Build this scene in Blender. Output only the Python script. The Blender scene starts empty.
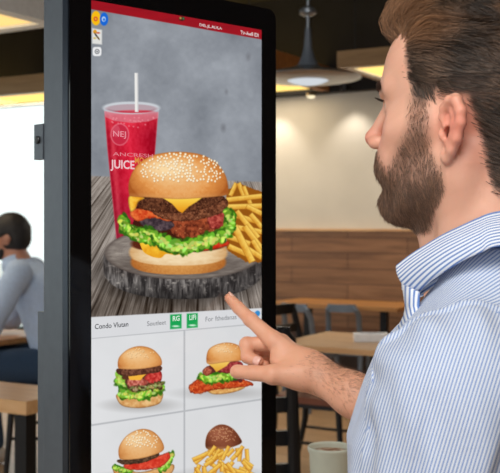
WORLD=1.35; KEY=75
import bpy, bmesh, math, random
import numpy as np
from mathutils import Vector, Matrix
random.seed(7)
RS = np.random.RandomState(11)
SC = bpy.context.scene
COL = SC.collection
F = 1000.0; HZ = 224.0; CAMZ = 1.40

def P(px, py, d):
    """a point of the place: d metres in front of the camera"""
    return Vector(((px - 250.0) / F * d, d, CAMZ - (py - HZ) / F * d))

def lin(c):
    c = np.asarray(c, float)
    return np.where(c <= 0.04045, c / 12.92, ((c + 0.055) / 1.055) ** 2.4)

def rgb(r, g, b):
    v = lin(np.array([r, g, b]) / 255.0)
    return (float(v[0]), float(v[1]), float(v[2]), 1.0)

# ---------------------------------------------------------------- materials
class NT:
    def __init__(self, name):
        self.m = bpy.data.materials.new(name); self.m.use_nodes = True
        self.t = self.m.node_tree; self.n = self.t.nodes; self.n.clear()
        self.out = self.n.new('ShaderNodeOutputMaterial')
    def add(self, typ, **kw):
        nd = self.n.new('ShaderNode' + typ)
        for k, v in kw.items(): setattr(nd, k, v)
        return nd
    def link(self, a, ao, b, bi): self.t.links.new(a.outputs[ao], b.inputs[bi])
    def bsdf(self, col=(.5, .5, .5, 1), rough=.5, metal=0, spec=.5):
        b = self.add('BsdfPrincipled')
        b.inputs['Base Color'].default_value = col
        b.inputs['Roughness'].default_value = rough
        b.inputs['Metallic'].default_value = metal
        b.inputs['Specular IOR Level'].default_value = spec
        self.link(b, 0, self.out, 0)
        return b

def ramp(nt, fac_node, fac_out, stops):
    r = nt.add('ValToRGB'); e = r.color_ramp.elements
    while len(e) < len(stops): e.new(0.5)
    for el, (p, c) in zip(e, stops): el.position = p; el.color = c
    nt.link(fac_node, fac_out, r, 0)
    return r

def mat_plain(name, col, rough=.5, metal=0, noise=0.06, scale=30, bump=0.0, spec=.5):
    nt = NT(name); b = nt.bsdf(col, rough, metal, spec)
    tc = nt.add('TexCoord'); nz = nt.add('TexNoise'); nz.inputs['Scale'].default_value = scale
    nz.inputs['Detail'].default_value = 4
    nt.link(tc, 'Object', nz, 'Vector')
    lo = tuple(c * (1 - noise) for c in col[:3]) + (1,); hi = tuple(min(1, c * (1 + noise)) for c in col[:3]) + (1,)
    r = ramp(nt, nz, 0, [(.3, lo), (.7, hi)]); nt.link(r, 0, b, 'Base Color')
    if bump:
        bp = nt.add('Bump'); bp.inputs['Strength'].default_value = bump; bp.inputs['Distance'].default_value = .002
        nt.link(nz, 0, bp, 'Height'); nt.link(bp, 0, b, 'Normal')
    return nt.m

def mat_emit(name, col, strength):
    nt = NT(name); e = nt.add('Emission'); e.inputs[0].default_value = col; e.inputs[1].default_value = strength
    nt.link(e, 0, nt.out, 0); return nt.m

def mat_wood(name, c1, c2, c3, axis='X', scale=1.0, rough=.45, plank=None):
    """grain runs along the given object axis; plank=(length, height) adds board joints"""
    nt = NT(name); b = nt.bsdf(rough=rough)
    tc = nt.add('TexCoord'); mp = nt.add('Mapping')
    s = {'X': (1.2, 14, 14), 'Y': (14, 1.2, 14), 'Z': (14, 14, 1.2)}[axis]
    mp.inputs['Scale'].default_value = tuple(v * scale for v in s)
    nt.link(tc, 'Object', mp, 'Vector')
    nz = nt.add('TexNoise'); nz.inputs['Scale'].default_value = 1.6; nz.inputs['Detail'].default_value = 6
    nz.inputs['Distortion'].default_value = .6
    nt.link(mp, 0, nz, 'Vector')
    r = ramp(nt, nz, 0, [(.28, c1), (.52, c2), (.75, c3)])
    last, lo = r, 0
    if plank:
        br = nt.add('TexBrick'); mp2 = nt.add('Mapping')
        if axis == 'X': mp2.inputs['Rotation'].default_value = (math.pi / 2, 0, 0) if plank[2] == 'V' else (0, 0, 0)
        nt.link(tc, 'Object', mp2, 'Vector'); nt.link(mp2, 0, br, 'Vector')
        br.inputs['Scale'].default_value = 1.0
        br.inputs['Brick Width'].default_value = plank[0]; br.inputs['Row Height'].default_value = plank[1]
        br.inputs['Mortar Size'].default_value = plank[3]; br.inputs['Mortar Smooth'].default_value = .1
        br.inputs['Bias'].default_value = 0
        br.inputs['Color1'].default_value = (.78, .78, .78, 1); br.inputs['Color2'].default_value = (1.12, 1.1, 1.08, 1)
        br.inputs['Mortar'].default_value = (.35, .3, .28, 1)
        mx = nt.add('MixRGB', blend_type='MULTIPLY'); mx.inputs[0].default_value = 1
        nt.link(r, 0, mx, 1); nt.link(br, 0, mx, 2); last, lo = mx, 0
        bp = nt.add('Bump'); bp.inputs['Strength'].default_value = .5; bp.inputs['Distance'].default_value = .004
        inv = nt.add('Math', operation='SUBTRACT'); inv.inputs[0].default_value = 1
        nt.link(br, 1, inv, 1); nt.link(inv, 0, bp, 'Height'); nt.link(bp, 0, b, 'Normal')
    nt.link(last, lo, b, 'Base Color')
    return nt.m

# ---------------------------------------------------------------- mesh helpers
def smooth(me, on=True):
    me.polygons.foreach_set('use_smooth', [on] * len(me.polygons))

def mesh_np(name, v, f, mat=None, parent=None, sm=True, loc=None):
    me = bpy.data.meshes.new(name)
    v = np.asarray(v, np.float32); f = np.asarray(f, np.int32)
    k = f.shape[1]
    me.vertices.add(len(v)); me.vertices.foreach_set('co', v.ravel())
    me.loops.add(f.size); me.loops.foreach_set('vertex_index', f.ravel())
    me.polygons.add(len(f)); me.polygons.foreach_set('loop_start', np.arange(0, f.size, k, dtype=np.int32))
    me.update(calc_edges=True); me.validate()
    if sm: smooth(me)
    if mat: me.materials.append(mat)
    o = bpy.data.objects.new(name, me); COL.objects.link(o)
    if parent: o.parent = parent
    if loc is not None: o.location = loc
    return o

def obj(name, bm, mat=None, parent=None, sm=False, bevel=0, seg=2, angle=40):
    if bevel:
        es = [e for e in bm.edges if len(e.link_faces) == 2 and e.calc_face_angle(0) > math.radians(angle)]
        bmesh.ops.bevel(bm, geom=es, offset=bevel, segments=seg, affect='EDGES', clamp_overlap=True, profile=.5)
    bmesh.ops.recalc_face_normals(bm, faces=bm.faces)
    me = bpy.data.meshes.new(name); bm.to_mesh(me); bm.free()
    if sm:
        smooth(me)
        if sm != 'all': me.set_sharp_from_angle(angle=math.radians(35))
    if mat:
        for m in (mat if isinstance(mat, (list, tuple)) else [mat]): me.materials.append(m)
    o = bpy.data.objects.new(name, me); COL.objects.link(o)
    if parent: o.parent = parent
    return o

def box(bm, x0, x1, y0, y1, z0, z1, M=None):
    vs = [bm.verts.new((x, y, z)) for x in (x0, x1) for y in (y0, y1) for z in (z0, z1)]
    if M is not None:
        for v in vs: v.co = M @ v.co
    for q in ((0, 1, 3, 2), (4, 6, 7, 5), (0, 4, 5, 1), (2, 3, 7, 6), (0, 2, 6, 4), (1, 5, 7, 3)):
        bm.faces.new([vs[i] for i in q])

def lathe(bm, prof, seg=40, c=(0, 0, 0), M=None):
    rings = []
    for r, z in prof:
        ring = []
        for i in range(seg):
            a = 2 * math.pi * i / seg
            co = Vector((c[0] + r * math.cos(a), c[1] + r * math.sin(a), c[2] + z))
            ring.append(bm.verts.new(M @ co if M is not None else co))
            if r < 1e-6: break
        rings.append(ring)
    for a, b in zip(rings, rings[1:]):
        if len(a) == 1 and len(b) == 1: continue
        for i in range(seg):
            j = (i + 1) % seg
            if len(a) == 1: bm.faces.new((a[0], b[i], b[j]))
            elif len(b) == 1: bm.faces.new((a[i], a[j], b[0]))
            else: bm.faces.new((a[i], a[j], b[j], b[i]))

def tube(bm, pts, r, seg=10, cap=True):
    pts = [Vector(p) for p in pts]
    if not isinstance(r, (list, tuple)): r = [r] * len(pts)
    prev = None; rings = []
    for i, p in enumerate(pts):
        t = (pts[min(i + 1, len(pts) - 1)] - pts[max(i - 1, 0)]).normalized()
        up = Vector((0, 0, 1)) if abs(t.z) < .95 else Vector((1, 0, 0))
        if prev is not None: up = prev
        s = t.cross(up).normalized(); u = s.cross(t).normalized(); prev = u
        rings.append([bm.verts.new(p + (s * math.cos(2 * math.pi * k / seg) + u * math.sin(2 * math.pi * k / seg)) * r[i]) for k in range(seg)])
    for a, b in zip(rings, rings[1:]):
        for i in range(seg):
            j = (i + 1) % seg
            bm.faces.new((a[i], a[j], b[j], b[i]))
    if cap: bm.faces.new(rings[0]); bm.faces.new(rings[-1][::-1])

def tag(o, label=None, cat=None, group=None, kind=None):
    if label: o['label'] = label
    if cat: o['category'] = cat
    if group: o['group'] = group
    if kind: o['kind'] = kind
    return o

def empty(name, loc=(0, 0, 0), rz=0, label=None, cat=None, group=None):
    o = bpy.data.objects.new(name, None); COL.objects.link(o)
    o.location = loc; o.rotation_euler = (0, 0, rz); o.empty_display_size = .1
    return tag(o, label, cat, group)

def copy_tree(o, parent=None):
    c = o.copy(); COL.objects.link(c); c.parent = parent
    for ch in list(o.children): copy_tree(ch, c)
    return c

# ---------------------------------------------------------------- noise
def _h(ix, iy, seed):
    n = (ix.astype(np.int64) * 374761393 + iy.astype(np.int64) * 668265263 + seed * 974711) & 0x7fffffff
    n = ((n ^ (n >> 13)) * 1274126177) & 0x7fffffff
    return ((n ^ (n >> 16)) & 0xffff) / 65535.0
def vn(x, y, seed=0):
    ix = np.floor(x); iy = np.floor(y); fx = x - ix; fy = y - iy
    fx = fx * fx * (3 - 2 * fx); fy = fy * fy * (3 - 2 * fy)
    a = _h(ix, iy, seed); b = _h(ix + 1, iy, seed); c = _h(ix, iy + 1, seed); d = _h(ix + 1, iy + 1, seed)
    return (a * (1 - fx) + b * fx) * (1 - fy) + (c * (1 - fx) + d * fx) * fy
def fbm(x, y, seed=0, o=4):
    s = 0; a = .5; t = 0
    for k in range(o):
        s = s + a * vn(x * 2 ** k, y * 2 ** k, seed + k * 17); t += a; a *= .5
    return s / t
# ================================================================ ordering kiosk
SD = Vector((.745, .667, 0)).normalized()          # along the screen, left to right
SN = Vector((.667, -.745, 0)).normalized()         # out of the screen
ZT = CAMZ + .291                                    # top edge of the picture
K0 = Vector((-.2067, 1.3, 0))                      # left edge of the picture (floor point)
SW, SH = .300, .690
KM = Matrix(((SD.x, SN.x, 0, K0.x), (SD.y, SN.y, 0, K0.y), (0, 0, 1, 0), (0, 0, 0, 1)))  # local: x along, y out, z up

def uv_to_px(u, v):
    X = K0.x + SD.x * u; Y = K0.y + SD.y * u; Z = ZT - v
    return 250 + F * X / Y, HZ + F * (CAMZ - Z) / Y
def px_to_uv(x, y):
    a = (np.asarray(x, float) - 250) / F
    u = (a * K0.y - K0.x) / (SD.x - a * SD.y)
    Y = K0.y + SD.y * u
    return u, ZT - (CAMZ - (np.asarray(y, float) - HZ) / F * Y)

class Paint:
    def __init__(s, nx, ny):
        s.nx, s.ny = nx, ny
        u = np.linspace(0, SW, nx); v = np.linspace(0, SH, ny)
        s.U, s.V = np.meshgrid(u, v)
        s.X, s.Y = uv_to_px(s.U, s.V)
        s.C = np.zeros(s.X.shape + (3,)); s.L = np.zeros(s.X.shape, int); s.names = ['backdrop_photo']
        s.cur = 0
    def layer(s, name):
        s.names.append(name); s.cur = len(s.names) - 1
    def put(s, a, col, sl=None):
        if sl is None: sl = (slice(None), slice(None))
        a = np.clip(a, 0, 1)
        C = s.C[sl]; col = np.asarray(col, float) / 255.0
        s.C[sl] = C * (1 - a[..., None]) + col * a[..., None]
        L = s.L[sl]; L[a > .5] = s.cur
    def box(s, x0, x1, y0, y1, pad=3):
        m = (s.X >= x0 - pad) & (s.X <= x1 + pad) & (s.Y >= y0 - pad) & (s.Y <= y1 + pad)
        r = np.where(m.any(1))[0]; c = np.where(m.any(0))[0]
        if len(r) == 0 or len(c) == 0: return None
        return (slice(r[0], r[-1] + 1), slice(c[0], c[-1] + 1))
    def ell(s, cx, cy, rx, ry, col, soft=.8, n=2.0, rot=0, alpha=1.0, fn=None):
        R = max(rx, ry); sl = s.box(cx - R, cx + R, cy - R, cy + R, pad=3 + soft * R / min(rx, ry) * .6)
        if sl is None: return
        x = s.X[sl] - cx; y = s.Y[sl] - cy
        c, q = math.cos(rot), math.sin(rot)
        xx = x * c + y * q; yy = -x * q + y * c
        d = ((np.abs(xx) / rx) ** n + (np.abs(yy) / ry) ** n) ** (1 / n)
        a = np.clip(.5 - (d - 1) * min(rx, ry) / soft, 0, 1) * alpha
        if fn: col = fn(xx / rx, yy / ry, s.X[sl], s.Y[sl])
        s.put(a, col, sl)
    def poly(s, pts, col, soft=.8, alpha=1.0, wob=0, wsc=.4, fn=None, seed=3):
        p = np.array(pts, float)
        sl = s.box(p[:, 0].min(), p[:, 0].max(), p[:, 1].min(), p[:, 1].max(), pad=3 + wob)
        if sl is None: return
        x = s.X[sl]; y = s.Y[sl]
        d = np.full(x.shape, 1e9); sg = np.ones(x.shape)
        n = len(p)
        for i in range(n):
            a = p[i]; b = p[i - 1]; e = b - a
            wx = x - a[0]; wy = y - a[1]
            t = np.clip((wx * e[0] + wy * e[1]) / max(1e-9, e @ e), 0, 1)
            d = np.minimum(d, (wx - e[0] * t) ** 2 + (wy - e[1] * t) ** 2)
            c1 = y >= a[1]; c2 = y < b[1]; c3 = e[0] * wy > e[1] * wx
            fl = (c1 & c2 & c3) | (~c1 & ~c2 & ~c3)
            sg = np.where(fl, -sg, sg)
        sd = sg * np.sqrt(d)
        if wob: sd = sd + (fbm(x * wsc, y * wsc, seed) - .5) * 2 * wob
        al = np.clip(.5 - sd / soft, 0, 1) * alpha
        if fn: col = fn(x, y, sd)
        s.put(al, col, sl)

def spl(pts, n=8, closed=True):
    """smooth closed outline through points"""
    p = np.array(pts, float); m = len(p); out = []
    for i in range(m if closed else m - 1):
        p0 = p[(i - 1) % m] if closed or i else p[i]; p1 = p[i]; p2 = p[(i + 1) % m]
        p3 = p[(i + 2) % m] if closed or i + 2 < m else p2
        for k in range(n):
            t = k / n
            out.append(.5 * ((2 * p1) + (-p0 + p2) * t + (2 * p0 - 5 * p1 + 4 * p2 - p3) * t * t + (-p0 + 3 * p1 - 3 * p2 + p3) * t ** 3))
    if not closed: out.append(p[-1])
    return np.array(out)

def mixc(a, b, t):
    t = np.clip(t, 0, 1)[..., None]
    return np.array(a, float) * (1 - t) + np.array(b, float) * t

def fn_bun(cx, cy, rx, ry, dark=(168, 88, 34), mid=(228, 150, 76), hi=(253, 220, 168)):
    def f(x, y, sd):
        nx = (x - cx) / rx; ny = (y - cy) / ry
        l = (1 - np.clip(nx * nx + ny * ny * .8, 0, 1)) ** .5
        l = l * .78 + .42 * np.exp(-((nx + .35) ** 2 * 3 + (ny + .45) ** 2 * 5))
        l = l + (fbm(x * .5, y * .5, 5) - .5) * .16
        low = np.clip((ny - .55) * 3, 0, 1)
        c = mixc(dark, mid, l * 1.6)
        c = mixc(c, hi, (l - .55) * 1.9)
        c = mixc(c, (236, 190, 128), low * .6)
        e = np.clip((sd + 1.4) / 1.6, 0, 1)
        return mixc(c, (150, 88, 40), e * .55)
    return f
def fn_noise(c1, c2, sc=.5, seed=4, c3=None, stretch=1.0, sharp=1.05):
    def f(x, y, sd):
        n = fbm(x * sc * stretch, y * sc, seed)
        t = (n - .5) * sharp * 1.6 + .5
        c = mixc(c1, c2, t)
        if c3 is not None: c = mixc(c, c3, (fbm(x * sc * 1.3, y * sc * 1.3, seed + 9) - .64) * 4)
        return mixc(c, (40, 14, 8), np.clip((sd + 1.8) / 2.2, 0, 1) * .45)
    return f
def seeds(pt, pts_poly, n, size, seed, reg, col=(255, 244, 214)):
    rs = random.Random(seed); cx, cy, rx, ry = reg; k = 0; done = []
    for _ in range(n * 20):
        if k >= n: break
        a = rs.uniform(-1, 1); b = rs.uniform(-1, .55)
        if a * a + b * b > .86: continue
        x = cx + a * rx; y = cy + b * ry
        if any((x - q) ** 2 + ((y - w) * 1.1) ** 2 < (size * 2.1) ** 2 for q, w in done): continue
        done.append((x, y)); k += 1
        w = size * (1 - .35 * abs(a)); h = size * 1.25
        r = rs.uniform(-.9, .9)
        pt.ell(x + .25, y + .4, w, h * .8, (150, 82, 30), rot=r, alpha=.5)
        pt.ell(x, y, w, h * .78, col, rot=r, soft=.7)
def frill(pt, path, th, seed, c_d=(52, 104, 22), c_m=(112, 172, 44), c_l=(196, 226, 104)):
    """a ruffled salad leaf along a path"""
    rs = random.Random(seed); p = spl(path, 10, closed=False)
    for lvl in range(3):
        for i in range(len(p)):
            for _ in range(2):
                x = p[i][0] + rs.uniform(-1.6, 1.6); y = p[i][1] + rs.uniform(-th, th) * (.9 - .2 * lvl) / 1.6
                r = th * rs.uniform(.22, .4) * (1.0 - .22 * lvl)
                c = [c_d, c_m, c_l][lvl]
                c = tuple(min(255, v * rs.uniform(.85, 1.15)) for v in c)
                if lvl == 2 and rs.random() < .45: continue
                pt.ell(x, y, r * rs.uniform(.8, 1.6), r * rs.uniform(.5, 1), c, rot=rs.uniform(-1.5, 1.5), soft=1.1)

def baton(pt, a, b, w, seed=0, c1=(206, 134, 34), c2=(248, 206, 96)):
    ax, ay = a; bx, by = b; L = math.hypot(bx - ax, by - ay); nx, ny = -(by - ay) / L * w, (bx - ax) / L * w
    q = [(ax + nx, ay + ny), (bx + nx, by + ny), (bx - nx, by - ny), (ax - nx, ay - ny)]
    def f(x, y, sd):
        d = ((x - ax) * nx + (y - ay) * ny) / (w * w)
        t = .5 - .5 * d * (1 if ny < 0 else -1) * -1
        c = mixc(c1, c2, .15 + t * 1.1 + (fbm(x * .4, y * .4, seed) - .5) * .5)
        return mixc(c, (150, 84, 16), np.clip((sd + 1.0) / 1.2, 0, 1) * .6)
    pt.poly(q, None, fn=f, soft=1.0)

def paint_menu():
    pt = Paint(440, 1010); X, Y = pt.X, pt.Y
    # ---- backdrop: mottled grey plaster, weathered boards
    n = fbm(X * .03, Y * .03, 2, 5); n2 = fbm(X * .22, Y * .22, 8, 3)
    g = 150 + (n - .5) * 50 + (n2 - .5) * 10 - ((X - 165) / 110) ** 2 * 10
    g = g - np.clip((60 - Y) / 80, -.6, 1) * 4
    pt.C[..., 0] = (g - 7) / 255; pt.C[..., 1] = (g - 2) / 255; pt.C[..., 2] = (g + 6) / 255
    for (sx, sy, r) in ((248, 57, 2), (223, 128, 2.2), (226, 92, 1.2)):
        pt.ell(sx, sy, r, r * 1.6, (116, 118, 124), soft=3, alpha=.7)
    pt.layer('weathered_tabletop')
    yt = 176 + (X - 92) * .035
    ang = (X - 200) / (Y - 60)
    pl = ang * 9.5 + 3.1; k = np.floor(pl); fr = pl - k
    grain = fbm(ang * 260, Y * .045 + k * 3, 4, 4); g2 = fbm(ang * 60, Y * .09 + k * 5, 6, 3)
    base = 138 + (_h(k, k * 0 + 3, 5) - .5) * 26 + (grain - .5) * 110 + (g2 - .5) * 46
    base = base - 62 * np.exp(-(np.minimum(fr, 1 - fr) * 24) ** 2)
    base = base + np.clip((200 - Y) / 30, 0, 1) * 18 - 42 * np.exp(-(((X - 150) / 90) ** 2 + ((Y - 302) / 26) ** 2)) 
    wc = np.stack([base + 4, base - 6, base - 14], -1)
    pt.put(np.clip((Y - yt) / 1.5 + .5, 0, 1), wc)
    # ---- drink
    pt.layer('juice_cup_picture')
    def f_cup(x, y, sd):
        t = (x - (104.5 + (y - 110) * .085)) / 52
        c = mixc((226, 40, 66), (150, 6, 30), np.abs(t - .42) * 1.9)
        c = mixc(c, (236, 84, 98), np.exp(-((t - .1) / .05) ** 2) * .55)
        c = mixc(c, (240, 60, 78), np.clip((135 - y) / 22, 0, 1) * .7)
        c = mixc(c, (120, 20, 48), np.clip((y - 185) / 50, 0, 1) * .5)
        c = c + ((fbm(x * .4, y * .25, 12) - .5) * 34)[..., None]
        c = mixc(c, (235, 150, 160), np.clip((sd + 1.5) / 1.5, 0, 1) * .45)
        return np.clip(c, 0, 255)
    pt.poly([(104, 111), (158, 112), (155, 150), (152, 190), (150, 240), (116, 240), (112, 200), (107, 150)], None, fn=f_cup)
    def f_rimz(x, y, sd):
        return mixc((214, 150, 160), (196, 206, 214), np.clip((116 - y) / 6, 0, 1))
    pt.poly([(103, 108), (159, 109), (158, 118), (148, 121.5), (132, 123), (114, 121), (105, 117)], None, fn=f_rimz, alpha=.6)
    pt.ell(131, 108, 28.5, 6.2, (206, 212, 218), alpha=.85)
    pt.ell(131, 108.6, 25.5, 4.4, (168, 132, 142), alpha=.9)
    pt.ell(134, 111.5, 18, 1.6, (206, 40, 60), alpha=.8)
    pt.ell(131, 106.2, 28.0, 5.0, (228, 232, 236), alpha=.25)
    for q in range(26):
        pt.ell(random.uniform(110, 154), random.uniform(117, 128), .9, .8, (244, 150, 160), alpha=.6)
    pt.poly([(134.2, 73), (137.6, 73), (138.0, 112), (134.6, 112)], (240, 238, 234))
    pt.poly([(136.6, 73), (137.6, 73), (138.0, 112), (137.1, 112)], (200, 200, 202))
    # round emblem on the cup
    pt.ell(119.5, 134.5, 9.4, 11.2, (230, 120, 136), alpha=.75)
    pt.ell(119.5, 134.5, 8.2, 10.0, (196, 36, 62), alpha=.9)
    pt.ell(116.0, 131, 3.6, 6, (228, 128, 142), alpha=.35)
    # ---- serving board
    pt.layer('serving_board_picture')
    pt.ell(182, 271, 84, 31, (20, 18, 18), soft=14, alpha=.55)
    def f_edge(a, b, x, y):
        nn = fbm(x * .5, y * .1, 31, 4); n3 = fbm(x * .22, y * .35, 37, 3)
        c = mixc((46, 43, 43), (156, 150, 146), (nn - .3) * 1.7)
        c = mixc(c, (186, 178, 170), (n3 - .6) * 3)
        c = mixc(c, (40, 36, 36), np.clip((a - .1) * .6, 0, 1))
        return mixc(c, (26, 24, 24), np.clip((y - 284) / 18, 0, 1) * .8)
    pt.ell(183, 268, 80, 31, None, fn=f_edge, n=2.3)
    pt.ell(183, 260, 80, 30, None, fn=f_edge, n=2.3)
    def f_top(a, b, x, y):
        r = np.sqrt(a * a + b * b); nn = fbm(x * .12 + b * 2, y * .6, 41, 4)
        c = mixc((112, 102, 96), (170, 160, 150), nn + (fbm(a * 2, r * 30, 44) - .5) * .5)
        return mixc(c, (78, 68, 64), np.clip((r - .93) * 14, 0, 1) * .7)
    pt.ell(183, 253, 79, 26.5, None, fn=f_top)
    pt.ell(178, 266, 56, 10, (50, 40, 36), soft=12, alpha=.6)
    # ---- fries
    pt.layer('fries_picture')
    pt.poly([(226, 190), (240, 184), (262, 192), (262, 262), (246, 262), (226, 250)], (150, 86, 20), wob=1)
    for i, (a, b, w) in enumerate([((230, 196), (236, 183), 2.2), ((238, 183), (245, 200), 2.4), ((243, 186), (250, 204), 2.2), ((226, 200), (262, 196), 2.6), ((226, 207), (262, 206), 2.8),
            ((246, 206), (262, 214), 2.6), ((230, 214), (258, 222), 2.6), ((228, 226), (262, 232), 2.8), ((236, 211), (258, 238), 2.8), ((250, 214), (262, 228), 2.6),
            ((226, 236), (250, 244), 2.8), ((244, 226), (262, 250), 3.0), ((228, 246), (246, 254), 2.8), ((252, 240), (262, 256), 2.6), ((226, 216), (240, 238), 2.6),
            ((246, 248), (262, 258), 2.8), ((234, 226), (252, 262), 3.6)]):
        baton(pt, a, b, w, seed=i)
    # ---- the big burger
    pt.layer('burger_picture')
    pt.ell(178, 262, 47.5, 12.5, None, fn=lambda a, b, x, y: mixc((222, 160, 88), (176, 104, 44), np.abs(a) ** 2 + np.clip(b, 0, 1) * .4 + (fbm(x * .6, y * .6, 3) - .5) * .5), n=2.4)
    pt.ell(178, 252.5, 49, 13, None, fn=lambda a, b, x, y: mixc((246, 222, 180), (208, 160, 104), np.abs(a) ** 3 + np.clip(b - .5, 0, 1) * .7 + (fbm(x * .2, y * .5, 9) - .5) * .5), n=2.5)
    pt.ell(178, 244, 47, 8, (92, 38, 22), n=2.5)
    pt.poly(spl([(178, 246), (200, 245), (226, 241), (226, 246), (204, 251), (184, 252)]), None, fn=fn_noise((196, 34, 18), (232, 80, 46), .3), wob=.5)
    pt.poly(spl([(140, 236), (160, 236), (184, 243), (182, 252), (176, 255), (166, 254), (160, 258), (150, 256), (142, 250)]), None,
            fn=lambda x, y, sd: mixc((255, 208, 62), (226, 144, 22), (y - 240) / 22 + (fbm(x * .2, y * .2, 4) - .5)))
    pt.poly([(136, 206), (222, 206), (228, 226), (222, 242), (150, 244), (132, 228)], (66, 26, 18), wob=1)
    pt.poly(spl([(170, 222), (188, 218), (210, 216), (224, 218), (220, 231), (204, 238), (186, 239), (172, 234)]), None, fn=fn_noise((92, 36, 22), (176, 84, 50), .35, 13, (220, 142, 92)), wob=1.2)
    pt.poly(spl([(208, 214), (224, 208), (225, 220), (222, 227), (210, 228)]), None, fn=fn_noise((128, 32, 30), (206, 100, 84), .4, 19), wob=.8)
    pt.poly(spl([(139, 221), (152, 217), (168, 220), (174, 226), (164, 231), (148, 229)]), None, fn=fn_noise((44, 34, 42), (112, 92, 96), .3, 21), wob=.6)
    pt.poly(spl([(131, 210), (146, 209), (162, 213), (176, 218), (168, 221), (152, 218), (138, 221), (131, 217)]), None, fn=fn_noise((196, 52, 22), (244, 130, 66), .35, 23), wob=1)
    pt.poly(spl([(150, 207), (180, 205), (206, 202), (226, 199), (225, 210), (206, 218), (182, 221), (158, 217)]), None, fn=fn_noise((70, 34, 22), (150, 92, 62), .5, 25, (196, 136, 98)), wob=1)
    pt.poly(spl([(136, 199), (160, 195), (200, 195), (224, 197), (214, 205), (190, 212), (166, 213), (142, 209)]), None, fn=fn_noise((52, 24, 16), (124, 74, 48), .55, 27, (176, 120, 84)), wob=1)
    pt.poly(spl([(128, 198), (134, 195), (144, 198), (138, 202), (135, 209), (130, 211)]), None, fn=fn_noise((238, 160, 34), (255, 212, 84), .2, 5))
    pt.poly([(160, 196), (204, 196), (196, 202), (188, 207), (182, 213), (178, 211), (172, 204), (164, 199)], None,
            fn=lambda x, y, sd: mixc((255, 216, 84), (232, 152, 28), (y - 198) / 14), soft=1.2)
    frill(pt, [(121, 221), (130, 230), (141, 235), (152, 236), (162, 241), (172, 246), (184, 247), (196, 244), (208, 241), (220, 236), (228, 229), (231, 218)], 11, 5)
    frill(pt, [(124, 226), (136, 236), (150, 240)], 8, 6); frill(pt, [(226, 214), (231, 226), (222, 238)], 9, 9)
    top = spl([(128.5, 193), (129, 180), (136, 166), (149, 156.5), (166, 152.5), (184, 152), (202, 155), (216, 163), (225, 175), (228, 189), (226, 195), (206, 197.5), (178, 199), (150, 197.5), (132, 196.5)])
    pt.poly(top, None, fn=fn_bun(178, 178, 50, 26), soft=1.0)
    seeds(pt, None, 150, 1.15, 3, (181, 171, 45, 19.5))
    # ---- red banner along the top
    pt.layer('red_banner')
    y1 = 9.5 + (X - 92) * .1775
    pt.put(np.clip((y1 - Y) / .8 + .5, 0, 1), np.stack([150 + 14 * vn(X * .1, Y * .3, 3), 22 + X * 0, 34 + X * 0], -1))
    pt.ell(181.5, 18.8, 3.0, 2.2, (66, 30, 28)); pt.ell(180.2, 18.2, 1.1, 1.1, (188, 150, 70)); pt.ell(183, 18.6, 1, 1.2, (60, 120, 80))
    # ---- icons
    pt.layer('yellow_icon'); pt.ell(95.6, 18.2, 4.6, 7.2, (250, 190, 20)); pt.ell(95.3, 19.0, 2.2, 2.4, (214, 92, 52)); pt.ell(95.3, 19.0, .9, 1.0, (250, 190, 20))
    pt.layer('blue_icon'); pt.ell(103.7, 19.2, 4.2, 6.6, (24, 104, 214)); pt.ell(103.4, 19.2, 2.0, 2.6, (190, 214, 244)); pt.ell(103.6, 19.6, 1.0, 1.4, (24, 104, 214))
    def card(x0, x1, ya, yb, yc, yd, col):
        pt.poly([(x0, ya), (x1, yb), (x1, yc), (x0, yd)], col, soft=1.4)
    pt.layer('recipe_icon'); card(91.8, 101.6, 28.2, 30, 44.6, 43.6, (226, 226, 222))
    pt.ell(94.6, 31.8, 1.9, 2.0, (226, 156, 40)); pt.ell(97.8, 33.0, 1.8, .8, (196, 78, 52)); pt.ell(95.8, 35.4, .8, 2.8, (70, 66, 60), rot=-.6); pt.ell(98.0, 38.2, .8, 2.0, (110, 90, 60), rot=-.6); pt.ell(94.4, 38.2, 1.6, 1, (214, 190, 120))
    pt.layer('camera_icon'); pt.ell(96.7, 51.6, 4.4, 4.6, (236, 237, 238), n=4); pt.ell(96.8, 51.6, 2.4, 2.5, (96, 98, 104)); pt.ell(96.8, 51.6, 1.6, 1.7, (236, 237, 238)); pt.ell(96.8, 51.6, .8, .8, (96, 98, 104))
    # ---- info strip and tiles
    pt.layer('order_strip')
    ya = 317 - (X - 92) * .053; yb = 338 - (X - 92) * .088
    sheet = np.stack([216 + 6 * fbm(X * .02, Y * .02, 7), 217 + 6 * fbm(X * .02, Y * .02, 7), 220 + 6 * fbm(X * .02, Y * .02, 7)], -1)
    pt.put(np.clip((Y - ya) / .8 + .5, 0, 1), sheet)
    for (xa, xb) in ((169.8, 181.2), (186.4, 197.4)):
        t = 317.4 - (xa - 169) * .055 - 2.8; bt = t + 14.6
        pt.layer('green_badge')
        pt.poly([(xa, t), (xb, t - .6), (xb, bt - .9), (xa, bt)], (26, 164, 84), soft=1.2)
        pt.ell(xa + 5.6, t + 11.6, 3.6, .9, (206, 240, 216))
    pt.layer('social_icon'); pt.ell(257, 313.5, 2.6, 3.0, (52, 140, 206), rot=.4)
    def tile(name, right, low):
        pt.layer(name)
        mx = 184.0; ym = 425 - (X - 92) * .152
        m = (X > mx) if right else (X <= mx)
        m = m & ((Y > ym) if low else ((Y <= ym) & (Y > yb)))
        gg = 222 + 8 * fbm(X * .03, Y * .03, 11 + right + 2 * low) - np.clip((X - 92) / 170, 0, 1) * 6
        pt.put(m.astype(float), np.stack([gg - 2, gg - 1, gg + 1], -1))
        e = np.minimum(np.abs(X - mx), np.minimum(np.abs(Y - ym), np.abs(Y - yb) if not low else 99))
        pt.put(m * np.clip(1.3 - e, 0, 1) * .75, (168, 170, 174))
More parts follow.
